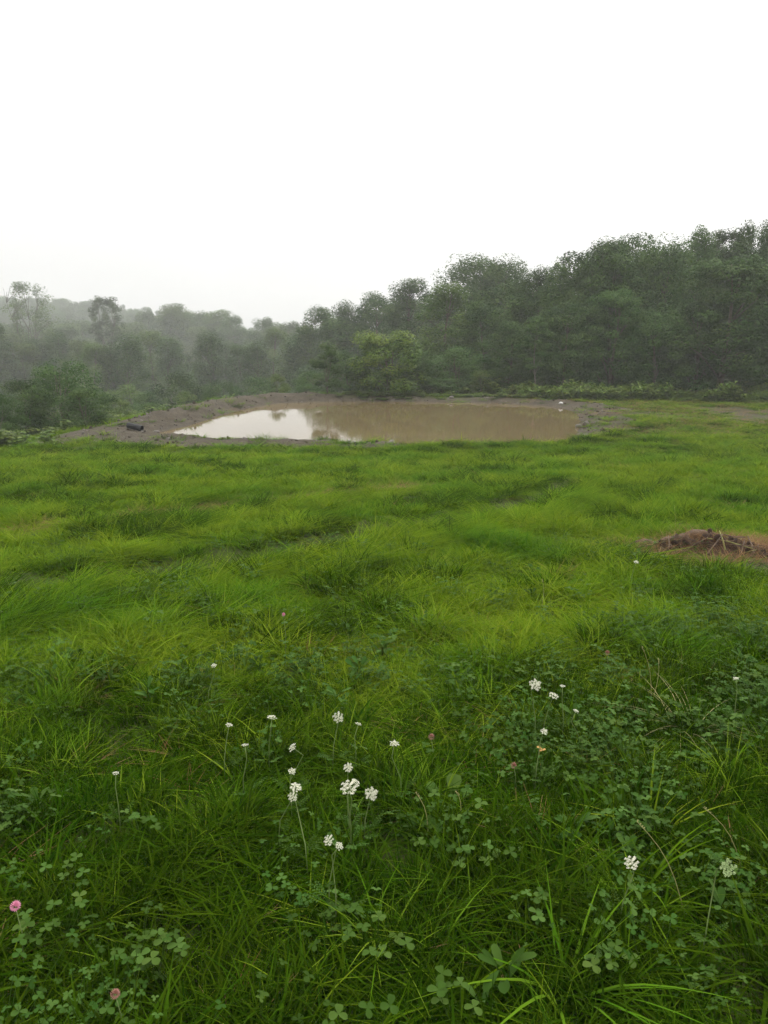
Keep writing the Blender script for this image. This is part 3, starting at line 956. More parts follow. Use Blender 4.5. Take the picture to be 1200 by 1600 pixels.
# dark wood on the right
T_('deciduous_tree', 'broad_a', 832, 418, 56, 110, 'dark tree in the notch between middle and right wood', group=RIGHT)
T_('deciduous_tree', 'open_b', 872, 408, 58, 80, 'tree with small sky holes in its top at the notch', group=RIGHT)
T_('deciduous_tree', 'broad_a', 930, 374, 52, 150, 'big rounded dark tree that starts the high right skyline', group=RIGHT)
T_('deciduous_tree', 'broad_d', 985, 366, 55, 130, 'dark flat-topped tree right of the big rounded one', group=RIGHT)
T_('deciduous_tree', 'broad_b', 1045, 370, 52, 120, 'lighter rounded tree in the centre of the right wood', group=RIGHT)
T_('deciduous_tree', 'oval_a', 1095, 356, 56, 90, 'tree with a feathery top left of the highest trees', group=RIGHT)
T_('deciduous_tree', 'open_b', 1135, 352, 58, 90, 'feathery-topped tree with thin bare twigs on the right skyline', group=RIGHT)
T_('deciduous_tree', 'oval_a', 1172, 350, 57, 80, 'feathery tree second from the right frame edge', group=RIGHT)
T_('deciduous_tree', 'broad_c', 1212, 338, 52, 90, 'tallest dark tree cut by the right frame edge', group=RIGHT)
T_('deciduous_tree', 'broad_d', 1150, 398, 45, 190, 'wide tree with drooping layered boughs at the front right', group=RIGHT)
T_('deciduous_tree', 'broad_b', 1030, 480, 46, 110, 'lower rounded tree at the front below the lighter tree', group=RIGHT)
T_('deciduous_tree', 'broad_a', 890, 470, 47, 110, 'dark tree in front of the notch above the end of the pond', group=RIGHT)
T_('slim_tree', 'thin', 838, 492, 45.5, 60, 'slim tree with a pale bare trunk above the right end of the pond', group=RIGHT)
T_('deciduous_tree', 'broad_c', 795, 500, 48, 90, 'dark tree left of the slim pale trunk', group=RIGHT)
T_('deciduous_tree', 'broad_d', 965, 450, 47, 110, 'dark tree below the flat-topped tree', group=RIGHT)
T_('deciduous_tree', 'broad_a', 1095, 470, 46, 110, 'dark low tree between the rounded front tree and the drooping one', group=RIGHT)
T_('deciduous_tree', 'broad_b', 1270, 350, 46, 170, 'tree mostly outside the right frame edge', group=RIGHT)
T_('deciduous_tree', 'broad_a', 760, 470, 53, 100, 'dark tree below the skyline shoulder', group=MIDDLE)
# big bushes on the left below the bank
T_('bush', 'bush_a', 92, 566, 33, 128, 'big round dark green bush standing above the left end of the bank', 'bush', 'bushes left of the pond')
T_('bush', 'bush_b', 128, 604, 31, 112, 'grey-green bush in front of the big round bush on its right', 'bush', 'bushes left of the pond')
T_('bush', 'bush_b', 36, 592, 31, 115, 'dark bush left of the big round bush', 'bush', 'bushes left of the pond')
T_('bush', 'bush_a', -4, 618, 29, 80, 'green bush cut by the left frame edge', 'bush', 'bushes left of the pond')
T_('bush', 'bush_c', 185, 622, 38, 60, 'light bush on the slope just right of the grey-green bush', 'bush', 'bushes left of the pond')
T_('bush', 'bush_b', 232, 628, 44, 60, 'dark bush peeping over the berm above the culvert pipe', 'bush', 'bushes left of the pond')
T_('bush', 'bush_c', 290, 612, 56, 60, 'pale bush behind the bend of the berm', 'bush', 'bushes left of the pond')
T_('bush', 'bush_a', 345, 598, 58, 70, 'green bush behind the left end of the far bank', 'bush', 'bushes left of the pond')

# trees standing behind the front rows; nothing tells them apart
def fill(px0, px1, n, D0, D1, f, keys, label, group, seed, wf=1.0):
    r = np.random.default_rng(seed)
    for i in range(n):
        px = px0 + (px1 - px0) * (i + r.uniform(0.2, 0.8)) / n
        D = r.uniform(D0, D1)
        T_('woodland_tree', keys[r.integers(0, len(keys))], px, f(px) + r.uniform(-6, 16), D, r.uniform(110, 150) * wf, label, group=group)
sky_px = [-80, 0, 60, 165, 230, 280, 345, 410, 455, 500, 550, 600, 650, 700, 745, 790, 835, 880, 930, 1000, 1100, 1200, 1300]
sky_py = [500, 505, 505, 505, 500, 484, 496, 508, 512, 490, 484, 470, 450, 455, 415, 408, 430, 420, 385, 378, 372, 352, 345]
S = lambda px: float(np.interp(px, sky_px, sky_py))
fill(-60, 490, 32, 190, 250, lambda p: S(p) - 1, ['oval_b', 'oval_a', 'oval_b', 'broad_b'], 'faint hazy tree crowded into the valley wood on the left', 'hazy trees filling the left wood', 5, 0.62)
fill(-50, 250, 10, 88, 120, lambda p: 512 + 0.08 * p + 14 * math.sin(p * 0.05), ['oval_b', 'oval_a', 'upright'], 'upright grey-green tree in the valley between the far wood and the left bushes', 'upright trees in the left valley', 15, 0.60)
fill(-290, -60, 5, 100, 150, lambda p: 500, ['oval_b', 'broad_b', 'oval_a'], 'hazy tree of the valley wood just outside the left frame edge', 'trees outside the left frame edge', 17, 0.9)
fill(250, 500, 9, 95, 130, lambda p: 528 + 12 * math.sin(p * 0.07), ['oval_a', 'oval_b', 'upright'], 'upright grey-green tree in the valley behind the bend of the berm', 'upright trees behind the berm', 16, 0.56)
fill(470, 820, 11, 90, 115, lambda p: S(p) + 14, ['broad_a', 'oval_a', 'broad_c'], 'grey-green tree crowded into the wood behind the far bank', 'trees filling the middle wood', 6)
fill(790, 1290, 15, 50, 60, lambda p: S(p) + 14, ['broad_a', 'broad_b', 'broad_c'], 'dark tree crowded into the wood on the right', 'trees filling the right wood', 8)
def under(px0, px1, n, D, y0, keys, label, group, seed):
    r = np.random.default_rng(seed)
    for i in range(n):
        px = px0 + (px1 - px0) * (i + r.uniform(0.25, 0.75)) / n
        T_('understory_shrub', keys[r.integers(0, len(keys))], px, y0 + r.uniform(-22, 22), D + r.uniform(-1, 2), r.uniform(70, 110), label, 'shrub', group)
under(640, 1260, 14, 49, 560, ['bush_b', 'bush_a'], 'dark shrub in the shade under the trees on the right', 'shrubs under the right wood', 11)
under(470, 700, 5, 52, 560, ['bush_b'], 'dark shrub under the trees behind the far bank', 'shrubs under the middle wood', 12)
under(-40, 460, 9, 125, 594, ['bush_b', 'bush_a'], 'hazy shrub at the foot of the valley wood', 'shrubs under the left wood', 13)

under(-20, 480, 11, 62, 604, ['bush_b', 'bush_a', 'bush_c'], 'bushy growth on the slope behind the left bank', 'shrubs on the slope behind the left bank', 14)

# the wooded hill far off in the haze
n = 620
x = rng.uniform(-330, -70, n); y = rng.uniform(330, 480, n)
s_ = rng.uniform(0.9, 1.35, n)
scatter('hill_forest', np.c_[x, y, terrain(x, y)], np.c_[np.zeros((n, 2)), rng.uniform(0, 6.28, n)], np.c_[s_, s_, s_], rng.integers(0, 4, n),
        [KIND[k][0] for k in ('broad_a', 'broad_b', 'broad_c', 'oval_a')], 'wooded hill almost lost in the haze on the left')

# ------------------------------------------------------------------ tall weeds along the edge of the wood
def weed_mesh(seed, h, nst, spread, leaf):
    r = np.random.default_rng(seed)
    mb = MB()
    for i in range(nst):
        a = r.uniform(0, 6.28); q = spread * math.sqrt(r.uniform())
        b = np.array([q * math.cos(a), q * math.sin(a), 0]); hh = h * r.uniform(0.6, 1.1)
        tip = b + np.array([r.normal(0, .12), r.normal(0, .12), hh])
        tube(mb, [b, (b + tip) / 2 + r.normal(0, .02, 3), tip], [0.006, 0.005, 0.002], 3, 0.5, cap=False)
        for k in range(14):
            t = r.uniform(0.2, 1.0); p = b + (tip - b) * t; d = r.uniform(0, 6.28)
            leaflet(mb, p, d, leaf * r.uniform(0.6, 1.2), leaf * 0.6, r.uniform(-0.3, 0.6), r.uniform(0.1, 1))
    return mb.mesh('weed', M['weed'])
WEEDS = [weed_mesh(400 + i, 0.55, 9, 0.25, 0.16) for i in range(4)]
P = []
n = 2800
x = rng.uniform(6, 36, n); y = rng.uniform(38.5, 46.5, n)
lo = 41.5 - 2.2 * smooth(11, 24, x) + 1.5 * (fbm(x, y, 3, 77) - 0.5)
k = (y > lo) & (dirt_amount(x, y) < 0.4) & (rng.uniform(0, 1, n) < 0.35 + smooth(0.4, 0.6, fbm(x, y, 2.5, 78)))
P.append(np.c_[x[k], y[k], 0.25 + 1.7 * smooth(0.35, 0.75, fbm(x[k], y[k], 2.2, 79)) * rng.uniform(0.5, 1.1, k.sum())])
n = 500        # rough growth on the outer slope and the far rim
x = rng.uniform(-24, 7, n); y = rng.uniform(21, 50, n)
sd = poly_sd(x, y, POND)
k = (sd > 2.4) & (dirt_amount(x, y) < 0.3) & ((y > 40) | (x < -10.4)) & ((y > 22.6) | (x < -12.5))
P.append(np.c_[x[k], y[k], 0.5 + 0.5 * rng.uniform(0, 1, k.sum())])
n = 90         # leafy tangle at the left end of the bank
x = rng.uniform(-16, -11.4, n); y = rng.uniform(21.3, 25.5, n)
k = dirt_amount(x, y) < 0.6
P.append(np.c_[x[k], y[k], rng.uniform(0.5, 1.0, k.sum())])
n = 70
x = rng.uniform(-3, 6, n); y = rng.uniform(43.0, 44.6, n)
P.append(np.c_[x, y, rng.uniform(0.2, 0.4, n)])
P = np.concatenate(P)
n = len(P); s_ = P[:, 2]
scatter('tall_weeds', np.c_[P[:, 0], P[:, 1], terrain(P[:, 0], P[:, 1])], np.c_[np.zeros((n, 2)), rng.uniform(0, 6.28, n)],
        np.c_[0.7 + 0.4 * s_, 0.7 + 0.4 * s_, s_], rng.integers(0, 4, n), WEEDS, 'tall leafy weeds along the foot of the wood and the outer bank')

# ------------------------------------------------------------------ stones, clods, rubble
def lump_mesh(name, seed, m, sq=0.6, sub=2):
    import bmesh
    r = np.random.default_rng(seed)
    bm = bmesh.new()
    bmesh.ops.create_icosphere(bm, subdivisions=sub, radius=0.5)
    ax = r.normal(0, 1, (5, 3)); ax /= np.linalg.norm(ax, axis=1)[:, None]
    cut = r.uniform(0.24, 0.42, 5)
    for v in bm.verts:
        p = np.array(v.co)
        for a_, c_ in zip(ax, cut):
            d = p @ a_ - c_
            if d > 0:
                p = p - a_ * d * 0.85
        p = p * (1 + r.normal(0, 0.03))
        v.co = (p[0] * 1.15, p[1], p[2] * sq)
    me = bpy.data.meshes.new(name)
    bm.to_mesh(me); bm.free()
    me.materials.append(m)
    return me
LUMPS = [lump_mesh('clod', 500 + i, M['ground' if i < 3 else 'stone'], 0.7, 1) for i in range(5)]
for me in LUMPS[:3]:
    a = me.attributes.new('dirt', 'FLOAT', 'POINT'); a.data.foreach_set('value', np.ones(len(me.vertices), np.float32))
n = 7000
x = rng.uniform(-13, 14, n); y = rng.uniform(22, 44, n)
sd = poly_sd(x, y, POND)
k = (sd > 0.05) & (dirt_amount(x, y) > 0.5)
x, y, sd = x[k], y[k], sd[k]
n = len(x)
s_ = 0.03 + 0.15 * rng.uniform(0, 1, n) ** 6
heap = smooth(7.2, 8.2, x) * smooth(36, 30, y) * smooth(1.6, 0.8, sd)
s_ *= 1 + 1.6 * heap * rng.uniform(0, 1, n)
scatter('dirt_rubble', np.c_[x, y, terrain(x, y) + 0.1 * s_], rng.uniform(0, 6.28, (n, 3)), np.c_[s_, s_, s_ * 0.8], rng.integers(0, 5, n), LUMPS,
        'loose clods and small stones scattered over the bare bank')

def stone(px, py, s, m, label, seed, name='stone'):
    X, Y, Z = on_ground(px, py)
    me = lump_mesh(name, seed, m, 0.6, 2)
    o = obj(name, me, None, (X, Y, Z + s * 0.12), (0, 0, seed), (s, s * 0.8, s))
    tag(o, label, 'stone', 'stones on the pond bank')
stone(876, 631, 0.30, M['pale_stone'], 'pale flat stone at the far right corner of the pond', 1)
stone(905, 668, 0.34, M['stone'], 'grey stone on the rubble at the right end of the pond', 2)
stone(915, 683, 0.30, M['stone'], 'grey stone at the near end of the right rubble heap', 3)
stone(546, 692, 0.42, M['stone'], 'dark stone at the near water edge by the white reflection', 4)
stone(612, 694, 0.34, M['stone'], 'dark stone at the near water edge below the round tree', 5)
stone(245, 676, 0.24, M['stone'], 'grey stone between the culvert pipe and the water', 6)
stone(705, 622, 0.32, M['stone'], 'grey stone on the far bank in front of the willow-like tree', 7)

# ------------------------------------------------------------------ culvert pipe
def culvert():
    X, Y, Z = on_ground(208, 673)
    mb = MB()
    L, Ro, Ri = 0.62, 0.110, 0.092
    k, sides = 46, 24
    V = []; F = []
    for i in range(k + 1):
        t = i / k
        r = Ro - 0.018 * (0.5 + 0.5 * math.cos(i * math.pi)) * (i < k)
        for j in range(sides):
            a = 2 * math.pi * j / sides
            V.append((-L + L * t, r * math.cos(a), r * math.sin(a)))
    for i in range(k + 1):
        t = 1 - i / k
        for j in range(sides):
            a = 2 * math.pi * j / sides
            V.append((-L + L * t, Ri * math.cos(a), Ri * math.sin(a)))
    rows = 2 * (k + 1)
    for i in range(rows - 1):
        for j in range(sides):
            F.append((i * sides + j, i * sides + (j + 1) % sides, (i + 1) * sides + (j + 1) % sides, (i + 1) * sides + j))
    mb.add(V, F)
    o = obj('culvert_pipe', mb.mesh('culvert_pipe', M['plastic']), None, (X + 0.32, Y, Z + 0.08), (0, R(9), R(-22)))
    tag(o, 'black corrugated plastic culvert pipe sticking out of the dirt bank', 'pipe')
culvert()

# ------------------------------------------------------------------ brush and dug-up soil on the right
def debris():
    X, Y, Z = PILE
    root = tag(empty('debris_pile', (X, Y, Z), 0, (1.3, 1.3, 1.5)), 'low heap of dark soil, sticks and dead brown grass on the meadow', 'heap')
    r = np.random.default_rng(77)
    def lz(a, b):
        return (tz(X + 1.3 * a, Y + 1.3 * b) - Z) / 1.5
    def hill(a, b):
        e = np.hypot((a - 0.02) / 0.52, (b - 0.05) / 0.30)
        h = 0.10 * smooth(1.0, 0.1, e)
        h = h - 0.10 * smooth(0.30, 0.05, np.hypot((a + 0.05) / 1.3, (b + 0.10)))
        return h + 0.14 * (fbm(a + 30, b + 30, 0.15, 5) - 0.5) * smooth(1.2, 0.6, e) + 0.06 * (fbm(a + 9, b + 9, 0.05, 6) - 0.5)
    gx, gy = np.meshgrid(np.linspace(-0.62, 0.70, 84), np.linspace(-0.36, 0.42, 52))
    gz = hill(gx, gy) + (terrain(1.3 * gx + X, 1.3 * gy + Y) - Z) / 1.5 - 0.012
    ii = np.arange(gx.size).reshape(gx.shape)
    q = np.stack([ii[:-1, :-1], ii[:-1, 1:], ii[1:, 1:], ii[1:, :-1]], -1).reshape(-1, 4)
    obj('soil_mound', fast_mesh('soil_mound', np.c_[gx.ravel(), gy.ravel(), gz.ravel()], q, M['soil'], None, True), root)
    hz = lambda a, b: float(hill(np.array(a), np.array(b))) + lz(a, b)
    for i in range(64):
        a, b = r.uniform(-0.55, 0.60), r.uniform(-0.2, 0.22)
        an = r.normal(0.15, 0.8); L = r.uniform(0.10, 0.36)
        p0 = np.array([a - math.cos(an) * L / 2, b - math.sin(an) * L / 2, 0]); p1 = np.array([a + math.cos(an) * L / 2, b + math.sin(an) * L / 2, 0])
        p0[2] = hz(p0[0], p0[1]) + 0.01; p1[2] = hz(p1[0], p1[1]) + r.uniform(0.01, 0.07)
        m_ = (p0 + p1) / 2 + r.normal(0, 0.015, 3); m_[2] = max(m_[2], hz(m_[0], m_[1]) + 0.01)
        mb = MB()
        rd = r.uniform(0.002, 0.007)
        tube(mb, [p0, m_, p1], [rd, rd * 0.9, rd * 0.6], 6)
        obj('stick', mb.mesh('stick', M['wood'] if r.uniform() < 0.8 else M['straw']), root)
    # a rotten log half sunk along the back rim
    mb = MB()
    pts = [np.array([a, 0.21 - 0.05 * a + 0.02 * math.sin(9 * a), hz(a, 0.21) + 0.035]) for a in np.linspace(-0.42, 0.22, 9)]
    tube(mb, pts, [0.028, 0.04, 0.043, 0.04, 0.045, 0.04, 0.042, 0.036, 0.02], 9)
    obj('rotten_log', mb.mesh('rotten_log', M['wood']), root)
    for i in range(60):
        a, b = r.uniform(-0.48, 0.52), r.uniform(-0.22, 0.2)
        s = r.uniform(0.02, 0.08)
        o = obj('soil_clod', SOIL_LUMPS[i % 3], root, (a, b, hz(a, b) + s * 0.1), tuple(r.uniform(0, 6, 3)), (s, s, s * 0.8))
    # dead grass: brown blades lying round the hole
    Vs, Fs, Ts = [], [], []
    off = 0
    for i in range(520):
        an = r.uniform(0, 6.283)
        q_ = r.uniform(0.70, 1.18)
        a = 0.36 + q_ * 0.92 * math.cos(an); b = q_ * 0.42 * math.sin(an) - 0.02
        if r.uniform() < 0.3:
            a, b = r.uniform(0.45, 1.25), r.normal(0, 0.16)
        elif r.uniform() < 0.25:
            a, b = r.uniform(-0.5, 0.6), r.normal(0, 0.16)
        V, F, T, A = blades(n=16, R0=0.06, h=(0.05, 0.17), wd=(0.002, 0.0045), lean=(0.5, 1.2), bend=(0.2, 0.9), seed=int(r.integers(1e6)), segs=3, tone=(0.1, 0.95))
        V = V + np.array([a, b, hz(a, b)])
        V[:, 2] = np.maximum(V[:, 2], hz(a, b) - 0.01)
        Vs.append(V); Fs.append(F + off); Ts.append(T); off += len(V)
    o = obj('dead_grass', fast_mesh('dead_grass', np.concatenate(Vs), np.concatenate(Fs), M['dead'], {'tone': np.concatenate(Ts)}, True), root)
    o['kind'] = 'stuff'
SOIL_LUMPS = [lump_mesh('soil_clod', 540 + i, M['soil'], 0.8, 2) for i in range(3)]
debris()

# ------------------------------------------------------------------ flowers
def umbel(seed, rad, m, dome=0.25, nray=22, cup=False):
    """lacy flower head: rays that each carry a small cluster of five-petalled florets; origin at the top of the stem"""
    r = np.random.default_rng(seed)
    mb = MB()
    for i in range(nray):
        q = math.sqrt((i + 0.5) / nray); a = i * 2.39996 + r.normal(0, .15)
        z = rad * (0.55 + (dome * (1 - q * q) if not cup else 0.35 * q * q)) + r.normal(0, rad * 0.07)
        tip = np.array([rad * q * math.cos(a), rad * q * math.sin(a), z])
        tube(mb, [(0, 0, 0), tip * 0.55 - np.array([0, 0, 0.0]), tip], [0.0007, 0.0006, 0.0005], 3, cap=False, mi=1)
        cl = rad * 0.20
        for k in range(9):
            b = k * 2.4; s = cl * math.sqrt((k + 0.3) / 9)
            c = tip + np.array([s * math.cos(b), s * math.sin(b), 0.12 * cl + r.normal(0, .08 * cl)])
            fr = cl * r.uniform(0.30, 0.46)
            tz_ = r.uniform(0, 6.28)
            pv = [c + np.array([0, 0, fr * 0.1])]
            for j in range(10):
                aa = tz_ + j * 0.6283
                rr = fr * (1.0 if j % 2 == 0 else 0.5)
                pv.append(c + np.array([rr * math.cos(aa), rr * math.sin(aa), r.normal(0, fr * 0.18)]))
            mb.add(pv, [(0, 1 + j, 1 + (j + 1) % 10) for j in range(10)])
    return mb.mesh('flower_head', [m, M['stem']], shade=False)

def lacy_leaf(seed):
    r = np.random.default_rng(seed)
    mb = MB()
    for s in range(4):
        a = r.uniform(0, 6.28); L = r.uniform(0.06, 0.10)
        tip = np.array([math.cos(a) * L, math.sin(a) * L, L * 0.5])
        tube(mb, [(0, 0, 0), tip * 0.6 + np.array([0, 0, .015]), tip], [0.0012, 0.001, 0.0005], 3, cap=False)
        for k in range(12):
            t = 0.35 + 0.65 * k / 12
            leaflet(mb, tip * t, a + (1.0 if k % 2 else -1.0), 0.014 * (1.3 - t * 0.7), 0.005, 0.2, r.uniform(0.3, 0.9))
    return mb.mesh('leaf', M['clover'])

HEADS = [umbel(600 + i, 0.033, M['petal'], nray=20 + i * 2) for i in range(4)]
HEAD_GREEN = umbel(610, 0.034, M['green_petal'], cup=True)
LACY = [lacy_leaf(620 + i) for i in range(3)]
def wild_carrot(px, py, wpx, tilt, label, seed, green=False, h=None):
    r = np.random.default_rng(seed)
    h = h or r.uniform(0.24, 0.36)
    X, Y, Z = on_ground(px, py, h)
    depth = Y * CP + (EYE - Z) * SP
    s = (wpx / FPX * depth) / 0.082
    ox, oy = r.normal(0, 0.03, 2)
    gz = tz(X + ox, Y + oy)
    root = tag(empty('wild_carrot', (X + ox, Y + oy, gz)), label, 'flower', 'white lacy wild flowers in the meadow')
    top = np.array([-ox, -oy, Z - gz])
    td = np.array([tilt[0], tilt[1], 1.0]); td /= np.linalg.norm(td)
    top = top - td * 0.02 * s
    mb = MB()
    tube(mb, [(0, 0, -0.01), top * 0.5 + np.array([ox * 0.3, oy * 0.3, 0]), top - td * 0.05, top], [0.0022, 0.0019, 0.0015, 0.0013], 5)
    obj('stem', mb.mesh('stem', M['stem']), root)
    hd = obj('flower_head', HEAD_GREEN if green else HEADS[seed % 4], root, tuple(top), (0, 0, 0), (s, s, s))
    hd.rotation_euler = Vector(td).to_track_quat('Z', 'Y').to_euler()
    for k in range(1):
        obj('leaf', LACY[(seed + k) % 3], root, tuple(top * 0.3), (0, 0, r.uniform(0, 6.28)), (1, 1, 1))

FL = [
    (545, 1230, 34, (-0.15, -0.3), 'largest white lacy flower head, arched over in the middle of the near meadow'),
    (556, 1222, 18, (0.6, 0.1), 'small upright white lacy flower touching the largest flower head on its right'),
    (580, 1240, 24, (0.1, -1.3), 'round cream lacy flower facing the camera right of the largest head'),
    (544, 1199, 17, (0.1, -1.2), 'small round lacy flower straight above the largest head'),
    (528, 1121, 20, (0.0, -1.5), 'round lacy flower facing the camera, topmost of the middle group'),
    (457, 1168, 18, (-0.9, -0.4), 'white lacy flower tilted steeply to the left, above the paired heads'),
    (456, 1205, 14, (0.2, -0.5), 'small cream lacy flower below the steeply tilted one'),
    (462, 1230, 22, (0.3, -0.2), 'upper lacy flower of the close pair left of the largest head'),
    (457, 1245, 18, (-0.1, -0.9), 'lower lacy flower of the close pair left of the largest head'),
    (425, 1121, 18, (0.1, 0.1), 'flat white lacy flower left of the topmost round one'),
    (358, 1133, 14, (0.2, 0.1), 'flat white lacy flower in the grass left of the pair at mid-field'),
    (383, 1164, 13, (-0.1, 0.2), 'small flat lacy flower below and right of the left flat one'),
    (181, 1208, 12, (0.1, 0.0), 'lone small white lacy flower in the left part of the near grass'),
    (334, 1040, 10, (0.1, -0.4), 'small white lacy flower on a tall stalk before the long bent grass'),
    (616, 1162, 18, (0.15, -0.05), 'flat white lacy flower right of the middle group seen edge on'),
    (560, 1131, 12, (0.3, 0.2), 'tiny pale lacy flower just right of the topmost round one'),
    (513, 1313, 20, (-0.5, -0.7), 'ragged cream lacy flower low among clover below the largest head'),
    (530, 1322, 16, (0.5, -0.4), 'smaller ragged lacy flower right beside the low ragged one'),
    (836, 1070, 22, (0.2, -1.2), 'big round white lacy flower in the clover right of centre'),
    (879, 1072, 10, (0.0, 0.0), 'small flat white flower just right of the big round one'),
    (865, 1087, 18, (0.2, -0.3), 'pale lacy flower below the big round one in the clover'),
    (900, 1111, 11, (0.3, -0.1), 'small white lacy flower tilted in the grass right of the pale one'),
    (1150, 1060, 11, (-0.2, 0.0), 'small white lacy flower near the right frame edge'),
    (994, 878, 9, (0.1, -0.4), 'far small white lacy flower left of the soil heap'),
    (986, 1348, 27, (-0.35, -0.4), 'white lacy flower nearest the camera on the lower right'),
    (1136, 1356, 30, (0.1, -1.2), 'greenish half-open lacy flower at the lower right'),
    (850, 1143, 13, (0.1, -0.6), 'creamy half-hidden lacy flower above the orange leaf'),
]
for i, (px, py, wp, tl, lab) in enumerate(FL):
    wild_carrot(px, py, wp, tl, lab, 700 + i, green='greenish' in lab)

def red_clover(px, py, wpx, m, label, seed, h):
    r = np.random.default_rng(seed)
    X, Y, Z = on_ground(px, py, h)
    depth = Y * CP + (EYE - Z) * SP
    rad = wpx / FPX * depth / 2
    gz = tz(X, Y)
    root = tag(empty('red_clover', (X, Y, gz)), label, 'flower', 'clover blooms in the meadow')
    mb = MB()
    tube(mb, [(0, 0, 0), (0.01, 0, (Z - gz) * 0.6), (0, 0, Z - gz)], [0.0016, 0.0014, 0.0012], 5)
    obj('stem', mb.mesh('stem', M['stem']), root)
    mb = MB()
    for i in range(90):
        q = (i + 0.5) / 90; ph = math.acos(1 - 1.7 * q); a = i * 2.39996
        d = np.array([math.sin(ph) * math.cos(a), math.sin(ph) * math.sin(a), math.cos(ph)])
        t1 = np.cross(d, [0.2, 0.3, 0.9]); t1 /= np.linalg.norm(t1) + 1e-9
        b = d * rad * 0.35; tp = d * rad * r.uniform(0.9, 1.12) + np.array([0, 0, rad * 0.2])
        m2 = (b + tp) / 2
        mb.add([b, m2 + t1 * rad * 0.13, tp, m2 - t1 * rad * 0.13], [(0, 1, 2, 3)])
    obj('flower_head', mb.mesh('flower_head', m, False), root, (0, 0, Z - gz))
    for k in range(3):
        mb = MB()
        trifoliate(mb, np.array([r.normal(0, .03), r.normal(0, .03), (Z - gz) * r.uniform(0.5, 0.85)]), 0.022, r, 0.6)
        obj('leaf', mb.mesh('leaf', M['clover']), root)
red_clover(24, 1417, 17, M['pink'], 'bright pink clover bloom near the lower left corner', 1, 0.22)
red_clover(180, 1554, 16, M['dusky'], 'dull faded clover bloom at the bottom left', 2, 0.16)
red_clover(674, 1152, 11, M['dusky'], 'reddish clover bloom in the grass right of the flat white flower', 3, 0.2)
red_clover(949, 1021, 9, M['dusky'], 'small faded clover bloom above the clover patch on the right', 4, 0.2)
red_clover(443, 961, 7, M['pink'], 'tall pinkish bloom in the long grass at mid-field', 5, 0.34)
red_clover(803, 1197, 11, M['dusky'], 'brown withered clover bloom below the orange leaf', 6, 0.14)

# ------------------------------------------------------------------ plants that stand out from the grass
def clover_thing(px, py, nleaf, spread, L, label, seed, h=0.13):
    r = np.random.default_rng(seed)
    X, Y, Z = on_ground(px, py, h)
    gz = tz(X, Y)
    root = tag(empty('clover_plant', (X, Y, gz)), label, 'clover', 'large-leaved clover plants')
    for i in range(nleaf):
        mb = MB()
        a = r.uniform(0, 6.28); q = spread * math.sqrt(r.uniform(0.05, 1))
        tip = np.array([q * math.cos(a), 0.6 * q * math.sin(a), h * r.uniform(0.75, 1.2)])
        tube(mb, [(tip[0] * 0.2, tip[1] * 0.2, 0), tip * np.array([0.7, 0.7, 0.6]), tip], [0.0012, 0.001, 0.0008], 4, 0.7, cap=False)
        trifoliate(mb, tip, L * r.uniform(0.8, 1.15), r, r.uniform(0.55, 1.0))
        obj('leaf', mb.mesh('leaf', M['clover']), root)
CL = [
    (745, 1328, 9, 0.13, 0.026, 'clover with large pale leaves in a row below the broad-leaved plant'),
    (590, 1452, 9, 0.12, 0.024, 'clover with grey-green leaves at the bottom centre'),
    (838, 1418, 6, 0.08, 0.024, 'small clover clump by the lower right white flower'),
    (240, 1492, 7, 0.10, 0.026, 'clover with pale pointed leaves at the lower left'),
    (105, 1365, 6, 0.10, 0.024, 'clover clump above the pink bloom on the left'),
    (80, 1430, 9, 0.12, 0.024, 'dense dark clover right of the pink bloom'),
    (225, 1275, 6, 0.09, 0.022, 'thin clover left of centre in the near grass'),
    (960, 1500, 7, 0.08, 0.025, 'clover half buried in grass at the lower right'),
    (720, 1550, 6, 0.08, 0.026, 'yellowish clover at the bottom edge right of centre'),
    (1140, 1130, 9, 0.12, 0.022, 'bluish clover patch at the right frame edge'),
]
for i, (px, py, nl, sp, L, lab) in enumerate(CL):
    clover_thing(px, py, nl, sp, L, lab, 900 + i)

def broad_leaf_plant():
    X, Y, Z = on_ground(702, 1236, 0.10)
    gz = tz(X, Y)
    root = tag(empty('broadleaf_plant', (X, Y, gz)), 'plant with a few large pale rounded leaves in the near grass', 'plant')
    for i, (a, L, W, t) in enumerate([(2.7, 0.085, 0.060, 0.75), (1.2, 0.095, 0.065, 1.0), (0.2, 0.075, 0.055, 0.6), (4.4, 0.06, 0.045, 0.3)]):
        mb = MB()
        bx, by = 0.035 * math.cos(a), 0.035 * math.sin(a)
        leaflet(mb, (bx, by, 0.06), a, L, W, t, 1.0, fold=0.25)
        tube(mb, [(0, 0, 0), (bx * 1.02, by * 1.02, 0.063)], [0.003, 0.002], 4)
        obj('leaf', mb.mesh('leaf', M['clover']), root)
broad_leaf_plant()

def orange_leaf():
    X, Y, Z = on_ground(842, 1174, 0.14)
    mb = MB()
    leaflet(mb, (0, 0, 0), 0.4, 0.035, 0.024, 0.3, 0.5)
    leaflet(mb, (0.008, 0.004, 0.004), 2.1, 0.024, 0.018, 0.5, 0.5)
    tube(mb, [(0.03, 0.02, -0.14), (0.01, 0.01, -0.06), (0, 0, 0)], [0.001, 0.001, 0.0008], 4)
    tag(obj('orange_leaf', mb.mesh('orange_leaf', M['orange']), None, (X, Y, Z)), 'single orange dying leaf among the clover right of centre', 'leaf')
orange_leaf()

